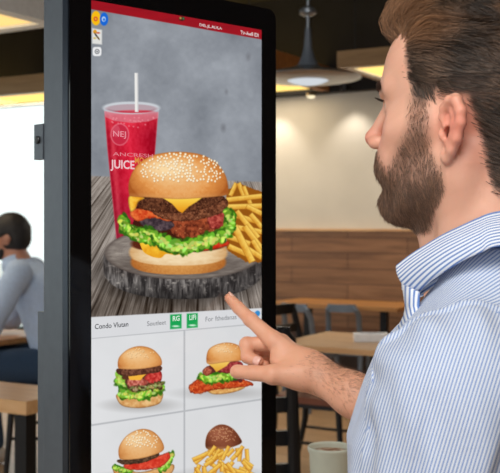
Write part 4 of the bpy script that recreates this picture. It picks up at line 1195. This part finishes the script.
def make_beard():
    rs = np.random.RandomState(8)
    def m(v, px, py):
        lips = (np.abs(v[:, 1]) < .021) & (v[:, 2] < -.0275) & (v[:, 2] > -.0455) & (v[:, 0] > .088)
        w = soft_mask(px, py, BEARD, 8) * (v[:, 0] > -.004) * (~lips) * (v[:, 2] > -.090)
        w = w * np.where(v[:, 0] > .085, 1.5, 1.0)
        return w * (1 + 1.0 * (v[:, 1] > 0)) * np.where((v[:, 2] > -.015) & (v[:, 0] < .05), .6, 1.0)
    N = 19000; p, n = sample_roots(m, N, rs); M = 5
    low = np.clip((-.030 - p[:, 2]) / .04, 0, 1)
    chin = np.clip((p[:, 0] - .05) / .03, 0, 1)
    L = .0045 + .0045 * low + .003 * low * chin + rs.uniform(-.0015, .002, N)
    under = np.clip((-.078 - p[:, 2]) / .02, 0, 1); L = L * (1 - .25 * under)
    g = np.stack([-.25 + 0 * L + chin * .35, 0 * L, -1 + 0 * L], 1)
    st = ((p[:, 2] > -.030) & (p[:, 0] > .088)); g[st] = np.stack([np.full(st.sum(), .1), np.sign(p[st, 1]) * .6, np.full(st.sum(), -.8)], 1); L[st] = .0055
    g = g + nv(p, 60, 5) * .35 + nv(p, 220, 15) * .35 + rs.normal(0, .14, (N, 3))
    pts = np.zeros((N, M, 3)); cur = p - n * .0006; pts[:, 0] = cur
    for k in range(1, M):
        dr = g - n * (g * n).sum(1, keepdims=True) * (.95) + n * (.55 - .12 * k)
        dr /= np.linalg.norm(dr, axis=1, keepdims=True)
        cur = cur + dr * (L / (M - 1))[:, None]; pts[:, k] = cur
    tone = rs.uniform(0, 1, N)[:, None]
    cols = np.array([80, 60, 50.]) * (1 - tone) + np.array([168, 130, 104.]) * tone
    strands('beard', h2w(pts.reshape(-1, 3)).reshape(N, M, 3), .000135 * np.array([1, 1, .9, .7, .25]), cols, M_hair, man)
make_beard()
def make_brows():
    for sgn in (1, -1):
        rs = np.random.RandomState(5); N = 420; M = 4
        t = rs.uniform(0, 1, N); y = .012 + t * .034; z = .0515 + .004 * np.sin(t * 2.4) - .003 * t + rs.normal(0, .0016, N)
        x = np.zeros(N)
        for i in range(N):
            xs = np.linspace(.12, .05, 141, dtype=np.float32)
            dd = head_field(xs, np.float32(y[i]), np.float32(z[i])); x[i] = xs[np.argmax(dd < 0)]
        p = np.stack([x, y * sgn, z], 1)
        g = np.stack([-.35 + 0 * t, sgn * (.9 + 0 * t), .55 - t], 1) + rs.normal(0, .15, (N, 3)); g /= np.linalg.norm(g, axis=1, keepdims=True)
        pts = np.stack([p + g * (.0075 * k / (M - 1)) + np.array([.0016, 0, 0]) * math.sin(k / (M - 1) * math.pi * .8) for k in range(M)], 1)
        c = np.tile([[74, 54, 44.]], (N, 1)) * rs.uniform(.8, 1.2, (N, 1))
        strands('eyebrow', h2w(pts.reshape(-1, 3)).reshape(N, M, 3), .00018 * np.array([1, 1, .8, .3]), c, M_hair, man)
        # lashes
        N = 70; t = np.linspace(0, 1, N); a = (t - .5) * 2
        ce = np.array([.0680, .0325 * sgn, .033])
        p = ce + np.stack([.0142 * np.sqrt(1 - (a * .8) ** 2), a * .0115, .0050 - .003 * a * a], 1)
        g = np.stack([1 + 0 * t, a * .5, .15 + 0 * t], 1); g /= np.linalg.norm(g, axis=1, keepdims=True)
        pts = np.stack([p + g * (.0085 * k / 3) + np.array([0, 0, .0026]) * (k / 3) ** 2 for k in range(4)], 1)
        strands('eyelashes', h2w(pts.reshape(-1, 3)).reshape(N, 4, 3), .00022 * np.array([1, 1, .8, .3]), np.tile([[50, 38, 32.]], (N, 1)), M_hair, man)
        bm = bmesh.new()
        bmesh.ops.create_uvsphere(bm, u_segments=32, v_segments=24, radius=.0127)
        e = obj('eye', bm, None, man, sm='all')
        e.location = Vector(h2w(ce - np.array([.0003, 0, 0]))); e.rotation_euler = (0, 0, math.atan2(HF[1], HF[0]))
        nt = NT('eyeball'); b = nt.bsdf(rough=.08); tc = nt.add('TexCoord'); sp = nt.add('SeparateXYZ'); nt.link(tc, 'Object', sp, 0)
        ml = nt.add('Math', operation='MULTIPLY'); ml.inputs[1].default_value = 1 / .0127; nt.link(sp, 0, ml, 0)
        r = ramp(nt, ml, 0, [(.0, rgb(226, 214, 206)), (.885, rgb(226, 214, 206)), (.9, rgb(70, 88, 96)), (.975, rgb(104, 124, 130)), (.985, rgb(8, 8, 10))]); nt.link(r, 0, b, 'Base Color')
        e.data.materials.append(nt.m)
make_brows()
def make_armhair():
    rs = np.random.RandomState(3); nn = vnormals(hav, haf); c0 = np.array(WR); ax = np.array(ELB) - c0; Lx = np.linalg.norm(ax); ax /= Lx
    s = (hav - c0) @ ax; cen = c0 + s[:, None] * ax; rad = hav - cen
    w = np.clip((s + .012) / .04, 0, 1) * (s < .27) * np.clip(rad[:, 2] / .02 + .55, 0.12, 1.4)
    if (nn * rad).sum() < 0: nn = -nn
    i = rs.choice(len(hav), 5200, p=w / w.sum()); p = hav[i]; n = nn[i]; N = len(i); M = 5
    g = ax * .9 + np.array([0, 0, -.1]) + rs.normal(0, .16, (N, 3)); L = rs.uniform(.004, .011, N)
    pts = []; cur = p - n * .0005
    for k in range(M):
        pts.append(cur); dr = g + n * (.9 - .2 * k); dr /= np.linalg.norm(dr, axis=1, keepdims=True); cur = cur + dr * (L / (M - 1))[:, None]
    strands('forearm_hair', np.stack(pts, 1), .00010 * np.array([1, 1, .8, .6, .25]), np.tile([[84, 56, 40.]], (N, 1)), M_hair, man)
make_armhair()
# fingernails
M_nail = mat_plain('fingernail', rgb(226, 178, 164), .25, 0, .02)
def nail(fk, up, sc=1.0):
    a, b = np.array(J[fk][2]), np.array(J[fk][3]); t = (b - a) / np.linalg.norm(b - a); up = np.array(up, float); up -= t * (up @ t); up /= np.linalg.norm(up); s = np.cross(t, up)
    r = {'idx': .0074, 'mid': .0080, 'thb': .0092}[fk]; bm = bmesh.new(); n = 8; rows = []
    for i in range(n + 1):
        u = -1 + 2 * i / n; row = []
        for k in range(n + 1):
            w = -1 + 2 * k / n; ang = w * .95 * (1 - .12 * abs(u) ** 4); q = math.sqrt(max(0, 1 - abs(u) ** 4 * .55))
            rr = r * (1.035 + .02 * (u > .8))
            c = b + t * (u * .0052 * sc + .0012) + (up * math.cos(ang * q) + s * math.sin(ang * q)) * rr * (1 - .10 * max(0, u) ** 2)
            row.append(bm.verts.new(c))
        rows.append(row)
    for A, B in zip(rows, rows[1:]):
        for k in range(n): bm.faces.new((A[k], A[k + 1], B[k + 1], B[k]))
    o = obj('fingernail', bm, M_nail, man, sm='all'); m = o.modifiers.new('t', 'SOLIDIFY'); m.thickness = .0005
nail('idx', (.25, .3, 1)); nail('mid', (.8, -.9, -.2)); 

# ---------------------------------------------------------------- shirt
def shirt_mat(name, per, blue, white, wid=.5, grain=.04):
    nt = NT(name); b = nt.bsdf(rough=.85, spec=.2); b.inputs['Sheen Weight'].default_value = .15
    at = nt.add('Attribute', attribute_name='stripe'); m1 = nt.add('Math', operation='MULTIPLY'); m1.inputs[1].default_value = 1 / per
    nt.link(at, 'Fac', m1, 0); fr = nt.add('Math', operation='FRACT'); nt.link(m1, 0, fr, 0)
    pp = nt.add('Math', operation='PINGPONG'); pp.inputs[1].default_value = .5; nt.link(m1, 0, pp, 0)
    r = ramp(nt, pp, 0, [(max(0, wid * .5 - .08), blue), (min(.5, wid * .5 + .08), white)]); nt.link(r, 0, b, 'Base Color')
    tc = nt.add('TexCoord'); wv = nt.add('TexNoise'); wv.inputs['Scale'].default_value = 900; nt.link(tc, 'Object', wv, 0)
    n2 = nt.add('TexNoise'); n2.inputs['Scale'].default_value = 22; n2.inputs['Detail'].default_value = 3; nt.link(tc, 'Object', n2, 0)
    b1 = nt.add('Bump'); b1.inputs['Strength'].default_value = .25; b1.inputs['Distance'].default_value = .0006; nt.link(wv, 0, b1, 'Height')
    b2 = nt.add('Bump'); b2.inputs['Strength'].default_value = .5; b2.inputs['Distance'].default_value = .006; nt.link(n2, 0, b2, 'Height'); nt.link(b1, 0, b2, 'Normal'); nt.link(b2, 0, b, 'Normal')
    return nt.m
BLUE = rgb(128, 158, 206); WHITE = rgb(212, 219, 231)
M_sh = shirt_mat('striped_cotton', .0030, rgb(124, 150, 200), WHITE, .44)
M_sh2 = shirt_mat('striped_collar_cotton', .0038, rgb(96, 130, 192), rgb(228, 233, 242), .42)
CLIP_P = np.array((.175, .862, 1.30)); CLIP_N = np.array((-.16, -.93, -.33)); CLIP_N /= np.linalg.norm(CLIP_N)
def shirt_field(x, y, z):
    d = torso_field(x, y, z, .010)
    # soft creases running down from the shoulder and across the chest
    X = (x - BO[0]) * BF[0] + (y - BO[1]) * BF[1]; Y = (x - BO[0]) * BL[0] + (y - BO[1]) * BL[1]
    d = smin(d, arm_l(x, y, z, .012, False), .03)
    fr = s_cap(x, y, z, (.128, .880, 1.285), (.108, .900, 1.14), .016, .020)
    d = smin(d, fr, .02)
    d = d + .0026 * wob(x, y, z, 30, 1) + .0009 * wob(x, y, z, 90, 2)
    return d
def build_shirt():
    g = Fld((.02, .70, .84), (.46, 1.26, 1.42), .0036)
    g.d = shirt_field(g.x, g.y, g.z)
    # neck opening
    g.d = smax(g.d, -s_cap(g.x, g.y, g.z, tuple(h2w((-.028, 0, -.08))), tuple(h2w((-.032, 0, -.125))), .060, .060), .006).astype(np.float32)
    x, y, z = g.x, g.y, g.z
    pl = (x - CLIP_P[0]) * CLIP_N[0] + (y - CLIP_P[1]) * CLIP_N[1] + (z - CLIP_P[2]) * CLIP_N[2]
    g.d = np.maximum(g.d, -np.maximum(np.maximum(.010 - pl, s_cap(x, y, z, SHL, (ELL[0], ELL[1], ELL[2] + .02), .082, .069)), 1.015 - z))
    g.d = np.maximum(g.d, .86 - z).astype(np.float32)
    return g.mesh()
sv, sf = build_shirt()
shirt = mesh_np('shirt', sv, sf, M_sh, man)
def stripe_torso(v):
    X = (v - BO) @ BF; Y = (v - BO) @ BL
    # around the body below, running over the shoulder above
    return .62 * X - .44 * Y + .44 * (v[:, 2] - 1.3)
set_f(shirt, stripe_torso(sv), 'stripe')
shirt['label'] = 'pale blue and white striped cotton shirt'
def build_sleeve(side):
    if side == 'L':
        g = Fld((.05, .70, .98), (.30, .93, 1.36), .0032)
        x, y, z = g.x, g.y, g.z
        d = shirt_field(x, y, z) - .0022
        ax = np.array(ELL) - np.array(SHL); ax /= np.linalg.norm(ax)
        # creases fanning down from the shoulder seam
        ang = np.arctan2(y - SHL[1], x - SHL[0])
        d = d + .0020 * np.sin(ang * 9 + z * 16 + 1.2 * np.sin(z * 30)) * np.clip((1.30 - z) / .08, 0, 1)
        pl = (x - CLIP_P[0]) * CLIP_N[0] + (y - CLIP_P[1]) * CLIP_N[1] + (z - CLIP_P[2]) * CLIP_N[2]
        u = (x - SHL[0]) * .98 + (z - SHL[2]) * .2; th = np.arctan2(z - SHL[2], x - SHL[0])
        d = d - .0022 * np.exp(-((pl - .003) / .0035) ** 2) + .0012 * np.exp(-((pl - .010) / .004) ** 2)
        d = d + .0030 * np.sin(th * 11 + .6) * np.exp(-((pl - .03) / .03) ** 2)
        for (ax_, az_, bx_, bz_, wd, am) in ((.236, 1.33, .150, 1.10, .006, .0045), (.215, 1.24, .130, 1.06, .007, .0035), (.140, 1.27, .118, 1.10, .005, .004), (.262, 1.29, .215, 1.06, .008, .003)):
            ex, ez = bx_ - ax_, bz_ - az_; L2 = ex * ex + ez * ez
            tt = np.clip(((x - ax_) * ex + (z - az_) * ez) / L2, 0, 1)
            dd = ((x - ax_) * ez - (z - az_) * ex) / math.sqrt(L2)
            d = d + am * 1.5 * np.exp(-(dd / wd) ** 2) * np.sin(np.pi * tt) * np.where(y < .86, 1, 0)
        d = smax(d, -pl, .002)
        d = np.maximum(d, s_cap(x, y, z, (SHL[0], SHL[1], SHL[2]), (ELL[0], ELL[1], ELL[2] + .02), .088, .075))
        g.d = d.astype(np.float32); return g.mesh()
    g = Fld((.15, 1.0, 1.02), (.40, 1.36, 1.38), .005)
    m = tuple(np.array(SHR) * .12 + np.array(ELB) * .88)
    d = s_chain(g.x, g.y, g.z, [SHR, m], [.068, .056], .02) + .0025 * wob(g.x, g.y, g.z, 50, 4)
    g.d = d.astype(np.float32); return g.mesh()
v, f = build_sleeve('L'); slv = mesh_np('sleeve', v, f, M_sh, shirt)
rel = v - np.array(SHL)
angc = np.arctan2(rel[:, 1] , rel[:, 0])
rc = np.hypot(rel[:, 0], rel[:, 1])
set_f(slv, np.where(rel[:, 2] > -10, v[:, 0] * .98 - (v[:, 1] - .77) * .30 - (v[:, 2] - 1.3) * .30 * -1 * -1, 0), 'stripe')
v, f = build_sleeve('R'); slr = mesh_np('sleeve', v, f, M_sh, shirt); set_f(slr, v[:, 0] * .8 + v[:, 1] * .6, 'stripe')
# rolled cuffs
def cuff(c, ax, r, name='cuff'):
    ax = Vector(ax).normalized(); q = Vector((0, 0, 1)).rotation_difference(ax).to_matrix().to_4x4(); Mx = Matrix.Translation(Vector(c)) @ q
    bm = bmesh.new(); lathe(bm, [(r - .004, -.028), (r + .002, -.030), (r + .004, -.026), (r + .005, 0), (r + .004, .024), (r + .001, .028), (r - .004, .026), (r - .004, -.028)], 48, M=Mx)
    o = obj(name, bm, M_sh, shirt, sm=True); set_f(o, [((Mx.inverted() @ v.co).z) for v in o.data.vertices], 'stripe')
cuff(ELL, np.array(ELL) - np.array(SHL), .054); cuff(tuple(np.array(SHR) * .12 + np.array(ELB) * .88), np.array(ELB) - np.array(SHR), .050)
# ---- collar: fold line, outer edge and inner band
fold = [px3(396, 267, .962), px3(409, 257, .948), px3(424, 247.5, .934), px3(442, 237, .920), px3(460, 228.5, .910), px3(478, 220.5, .904), px3(494, 215, .902), (.250, .905, 1.4125), (.282, .925, 1.416), (.303, .960, 1.417), (.307, 1.000, 1.413), (.294, 1.036, 1.404), (.266, 1.062, 1.392), (.232, 1.075, 1.380), (.200, 1.074, 1.368), (.170, 1.060, 1.359)]
outr = [px3(413, 297.5, .950), px3(423, 288, .930), px3(436, 277.5, .910), px3(453, 266.5, .892), px3(468, 258, .880), px3(482, 252, .872), px3(497, 246.5, .866), (.262, .866, 1.384), (.306, .890, 1.388), (.335, .938, 1.390), (.343, 1.000, 1.388), (.328, 1.056, 1.378), (.292, 1.098, 1.366), (.246, 1.116, 1.352), (.202, 1.112, 1.339), (.166, 1.092, 1.328)]
fo = spl(fold, 6, closed=False); ou = spl(outr, 6, closed=False); nF = len(fo)
cen = np.array([NB[0] - .01, NB[1] + .005])
inn = fo.copy(); 
for i in range(nF):
    dxy = cen - fo[i, :2]; L = np.linalg.norm(dxy); k = .010 + .004 * 0
    inn[i, :2] += dxy / L * k; inn[i, 2] -= .036
vs = []; st = []
prof = []
for i in range(nF):
    f0, o0, i0 = fo[i], ou[i], inn[i]; outw = np.append((f0[:2] - cen) / np.linalg.norm(f0[:2] - cen), 0)
    row = []
    h = np.linalg.norm(o0 - f0)
    for t in np.linspace(1, 0, 9)[:-1]:                               # outer edge up to the fold
        row.append((f0 + (o0 - f0) * t + outw * .0045 * math.sin(t * math.pi) + np.array([0, 0, .002]) * math.sin(t * math.pi), t * h))
    for a in (150, 90, 30): row.append((f0 + np.array([0, 0, .0022]) * math.sin(math.radians(a)) - outw * .0018 * (1 - math.cos(math.radians(180 - a)) ), -.0005 * (3 - a / 60)))
    for t in np.linspace(.1, 1, 6): row.append((f0 - outw * .0036 + (i0 - f0) * t, -.004 - t * .036))
    prof.append(row)
nR = len(prof[0]); vs = np.array([r[0] for row in prof for r in row]); st = np.array([r[1] for row in prof for r in row])
idx = np.arange(nF * nR).reshape(nF, nR); q = np.stack([idx[:-1, :-1], idx[1:, :-1], idx[1:, 1:], idx[:-1, 1:]], -1).reshape(-1, 4)
col = mesh_np('collar', vs, q, M_sh2, shirt); set_f(col, st, 'stripe'); md = col.modifiers.new('t', 'SOLIDIFY'); md.thickness = .0012; md.offset = 0
# placket edge below the collar point
pl = [(px3(403.5, 284, .955), px3(420, 292, .925)), (px3(406.5, 306, .950), px3(420, 306, .93)), (px3(405, 316, .945), px3(420, 314, .925)), (px3(398, 330, .935), px3(420, 330, .91))]
bm = bmesh.new(); rows = [[bm.verts.new(a), bm.verts.new((np.array(a) + np.array(b)) / 2), bm.verts.new(b)] for a, b in pl]
for A, B in zip(rows, rows[1:]):
    for k in range(2): bm.faces.new((A[k], A[k + 1], B[k + 1], B[k]))
o = obj('placket', bm, M_sh2, shirt, sm='all'); set_f(o, [v.co.x * 1.3 for v in o.data.vertices], 'stripe'); md = o.modifiers.new('t', 'SOLIDIFY'); md.thickness = .002

# ---------------------------------------------------------------- trousers, belt, shoes
def build_trousers():
    g = Fld((.02, .78, .07), (.42, 1.22, .96), .008); x, y, z = g.x, g.y, g.z
    d = torso_field(x, y, z, .006); d = np.maximum(d, z - .93)
    for s in (1, -1):
        d = smin(d, s_chain(x, y, z, [bp(-.005, s * .085, .86), bp(.02, s * .10, .48), bp(-.02, s * .11, .10)], [.098, .074, .062], .02), .015)
    d = d + .002 * wob(x, y, z, 40, 6); g.d = np.maximum(d, .085 - z).astype(np.float32); return g.mesh()
v, f = build_trousers(); mesh_np('trousers', v, f, mat_plain('navy_chino', rgb(44, 50, 66), .85, 0, .08, 120), man)
for s in (1, -1):
    g = Fld(tuple(np.array(bp(.03, s * .115, 0)) + (-.17, -.12, -.01)), tuple(np.array(bp(.03, s * .115, 0)) + (.17, .12, .14)), .004); x, y, z = g.x, g.y, g.z
    d = s_cap(x, y, z, bp(-.05, s * .11, .05), bp(.13, s * .13, .040), .042, .040); d = smin(d, s_cap(x, y, z, bp(-.03, s * .11, .07), bp(-.03, s * .11, .10), .045, .045), .02); g.d = np.maximum(d, .0 - z + .0).astype(np.float32)
    v, f = g.mesh(); mesh_np('shoe', v, f, mat_plain('brown_leather', rgb(86, 56, 38), .4), man)

# ================================================================ seated man
def seated():
    D = 5.7
    def q(px, py, dd=0): v = P(px, py, D + dd); return (v.x, v.y, v.z)
    hc = q(9, 236)
    g = Fld((-2.15, 5.1, .02), (-.75, 6.3, 1.55), .012); x, y, z = g.x, g.y, g.z
    H = np.array(hc)
    d = s_ell(x, y, z, tuple(H + (0, 0, .015)), (.100, .078, .10)); d = smin(d, s_ell(x, y, z, tuple(H + (-.05, 0, -.06)), (.055, .055, .07)), .03)
    d = smin(d, s_cap(x, y, z, tuple(H + (-.105, 0, -.02)), tuple(H + (-.09, 0, .0)), .012, .008), .02)
    for s in (-1, 1): d = smin(d, s_ell(x, y, z, tuple(H + (.012, s * .08, -.012)), (.018, .012, .032)), .006)
    nk = H + (.05, 0, -.13); d = smin(d, s_cap(x, y, z, tuple(H + (.02, 0, -.03)), tuple(nk), .055, .06), .02)
    hip = np.array((-1.08, 5.72, .60)); ch = np.array((-1.20, 5.7, 1.02))
    d = smin(d, s_cap(x, y, z, tuple(ch), tuple(hip), .13, .13), .05); d = smin(d, s_cap(x, y, z, tuple(nk + (.0, 0, -.03)), tuple(ch), .07, .13), .05)
    arms = []
    for s, el, wr_ in ((-1, (-1.42, 5.46, .84), (-1.66, 5.52, .80)), (1, (-1.42, 5.95, .84), (-1.66, 5.86, .80))):
        shd = nk + (.05, s * .19, -.07)
        d = smin(d, s_chain(x, y, z, [tuple(shd), el, wr_], [.058, .042, .028], .02), .03)
        fx = np.array(wr_); d = smin(d, s_cap(x, y, z, tuple(fx), tuple(fx + (-.07, 0, -.008)), .028, .022), .02)
        for k in range(4): d = smin(d, s_cap(x, y, z, tuple(fx + (-.06, (k - 1.5) * .02, 0)), tuple(fx + (-.145 + .01 * abs(k - 1.5), (k - 1.5) * .022, -.012)), .010, .008), .004)
        d = smin(d, s_cap(x, y, z, tuple(fx + (-.02, -s * .02, 0)), tuple(fx + (-.08, -s * .052, -.005)), .013, .009), .006)
        arms.append((shd, el, wr_))
    for s in (-1, 1):
        kn = (-1.55, 5.72 + s * .12, .60); an = (-1.50, 5.72 + s * .13, .11)
        d = smin(d, s_chain(x, y, z, [tuple(hip + (0, s * .09, .0)), kn, an], [.095, .065, .042], .02), .03); d = smin(d, s_cap(x, y, z, (-1.47, 5.72 + s * .13, .07), (-1.62, 5.72 + s * .15, .05), .035, .03), .02)
    g.d = d.astype(np.float32); v, f = g.mesh()
    M = mesh_np('person', v, f, M_skin); set_col(M, np.tile([[184, 130, 106.]], (len(v), 1))); tag(M, 'dark-haired man in a light blue shirt and jeans seated behind the kiosk', 'person'); M['kind'] = 'thing'
    # hair
    g.d = s_ell(x, y, z, tuple(H + (.014, 0, .020)), (.114, .092, .116)) + .003 * wob(x, y, z, 90, 3)
    g.d = smin(g.d, s_ell(x, y, z, tuple(H + (.055, 0, -.03)), (.06, .078, .06)), .03)
    g.d = smax(g.d, -s_ell(x, y, z, tuple(H + (-.11, 0, -.04)), (.092, .12, .10)), .01)
    for s in (-1, 1): g.d = smax(g.d, -s_ell(x, y, z, tuple(H + (-.005, s * .095, -.035)), (.042, .035, .045)), .01)
    g.d = g.d.astype(np.float32); v, f = g.mesh(); mesh_np('hair', v, f, mat_plain('black_hair', rgb(22, 18, 18), .6, 0, .2, 200, .6), M)
    # beard
    g.d = smax(s_ell(x, y, z, tuple(H + (-.05, 0, -.066)), (.060, .060, .072)), (z - (H[2] - .045)) - (x - H[0]) * .5, .01).astype(np.float32)
    v, f = g.mesh(); mesh_np('beard', v, f, bpy.data.materials['black_hair'], M)
    # shirt
    o = .014
    d = s_cap(x, y, z, tuple(ch), tuple(hip + (0, 0, .04)), .13 + o, .14 + o); d = smin(d, s_cap(x, y, z, tuple(nk + (.0, 0, -.04)), tuple(ch), .072 + o, .13 + o), .05)
    for shd, el, wr_ in arms: d = smin(d, s_chain(x, y, z, [tuple(shd), el, tuple(np.array(el) * .25 + np.array(wr_) * .75)], [.060 + o, .050 + o, .030 + o], .02), .04)
    d = smax(d, -s_cap(x, y, z, tuple(H + (.02, 0, -.03)), tuple(nk), .06, .062), .01)
    d = d + .005 * wob(x, y, z, 28, 2) + .003 * wob(x, y, z, 60, 7); d = smax(d, .64 - z, .01); g.d = d.astype(np.float32)
    v, f = g.mesh(); sh = mesh_np('shirt', v, f, mat_plain('light_blue_cotton', rgb(178, 198, 226), .85, 0, .06, 60), M)
    bm = bmesh.new(); lathe(bm, [(.064, -.006), (.078, .0), (.070, .03), (.062, .034), (.060, .02), (.064, -.006)], 32, M=Matrix.Translation(Vector(nk + (-.012, 0, -.008))) @ Matrix.Rotation(math.radians(-22), 4, 'Y')); obj('collar', bm, bpy.data.materials['light_blue_cotton'], sh, sm=True)
    # jeans
    d = s_cap(x, y, z, tuple(hip + (0, -.09, 0)), tuple(hip + (0, .09, 0)), .115, .115)
    for s in (-1, 1): d = smin(d, s_chain(x, y, z, [tuple(hip + (0, s * .09, 0)), (-1.56, 5.72 + s * .12, .605), (-1.50, 5.72 + s * .13, .12)], [.112, .082, .060], .02), .03)
    d = d + .003 * wob(x, y, z, 40, 5); g.d = d.astype(np.float32); v, f = g.mesh(); mesh_np('jeans', v, f, mat_plain('denim', rgb(40, 62, 88), .9, 0, .12, 150), M)
    for s in (-1, 1):
        g2 = Fld((-1.72, 5.72 + s * .14 - .09, -.01), (-1.36, 5.72 + s * .14 + .09, .16), .008)
        dd = smin(s_cap(g2.x, g2.y, g2.z, (-1.46, 5.72 + s * .13, .05), (-1.63, 5.72 + s * .15, .04), .045, .042), s_cap(g2.x, g2.y, g2.z, (-1.49, 5.72 + s * .13, .05), (-1.5, 5.72 + s * .13, .12), .045, .045), .02)
        g2.d = np.maximum(dd, .002 - g2.z).astype(np.float32); v, f = g2.mesh(); mesh_np('shoe', v, f, mat_plain('pale_trainer', rgb(206, 196, 186), .6), M)
    c = chair('black chair with a red-brown seat carrying the seated man', 'black', W2R((-1.10, 5.74)), -RZ + math.radians(-90), 3)
    c.scale = (1.12, 1.12, 1.08)
seated()
# ================================================================ camera, light
cam = bpy.data.cameras.new('camera'); co = bpy.data.objects.new('camera', cam); COL.objects.link(co)
co.location = (0, 0, CAMZ); co.rotation_euler = (math.pi / 2, 0, 0)
cam.sensor_fit = 'HORIZONTAL'; cam.sensor_width = 36; cam.lens = 72; cam.shift_y = -12.5 / 500
cam.clip_start = .05; cam.clip_end = 200
cam.dof.use_dof = True; cam.dof.focus_distance = 1.12; cam.dof.aperture_fstop = 17
SC.camera = co
w = bpy.data.worlds.new('world'); SC.world = w; w.use_nodes = True
bg = w.node_tree.nodes['Background']; bg.inputs[0].default_value = (.97, .99, 1, 1); bg.inputs[1].default_value = WORLD
SC.view_settings.view_transform = 'Standard'; SC.view_settings.look = 'None'; SC.view_settings.exposure = 0; SC.view_settings.gamma = 1
try: SC.view_settings.use_curve_mapping = False
except Exception: pass
def area(name, loc, target, sx, sy, e, col):
    L = bpy.data.lights.new(name, 'AREA'); L.shape = 'RECTANGLE'; L.size = sx; L.size_y = sy; L.energy = e; L.color = col
    o = bpy.data.objects.new(name, L); COL.objects.link(o); o.location = loc
    o.rotation_euler = (Vector(target) - Vector(loc)).to_track_quat('-Z', 'Y').to_euler(); return o
area('added_soft_light', (-.6, -.6, 3.1), (.1, 1.2, 1.3), 2.0, 1.4, KEY, (1, .95, .88))  # unseen key light without a fixture, added to brighten the standing man
area('added_soft_light', (1.8, 1.6, 3.3), (.1, 1.2, 1.3), 1.2, 1.2, KEY * .35, (1, .9, .78))  # weaker warm light added from the right, also unseen and without a fixture
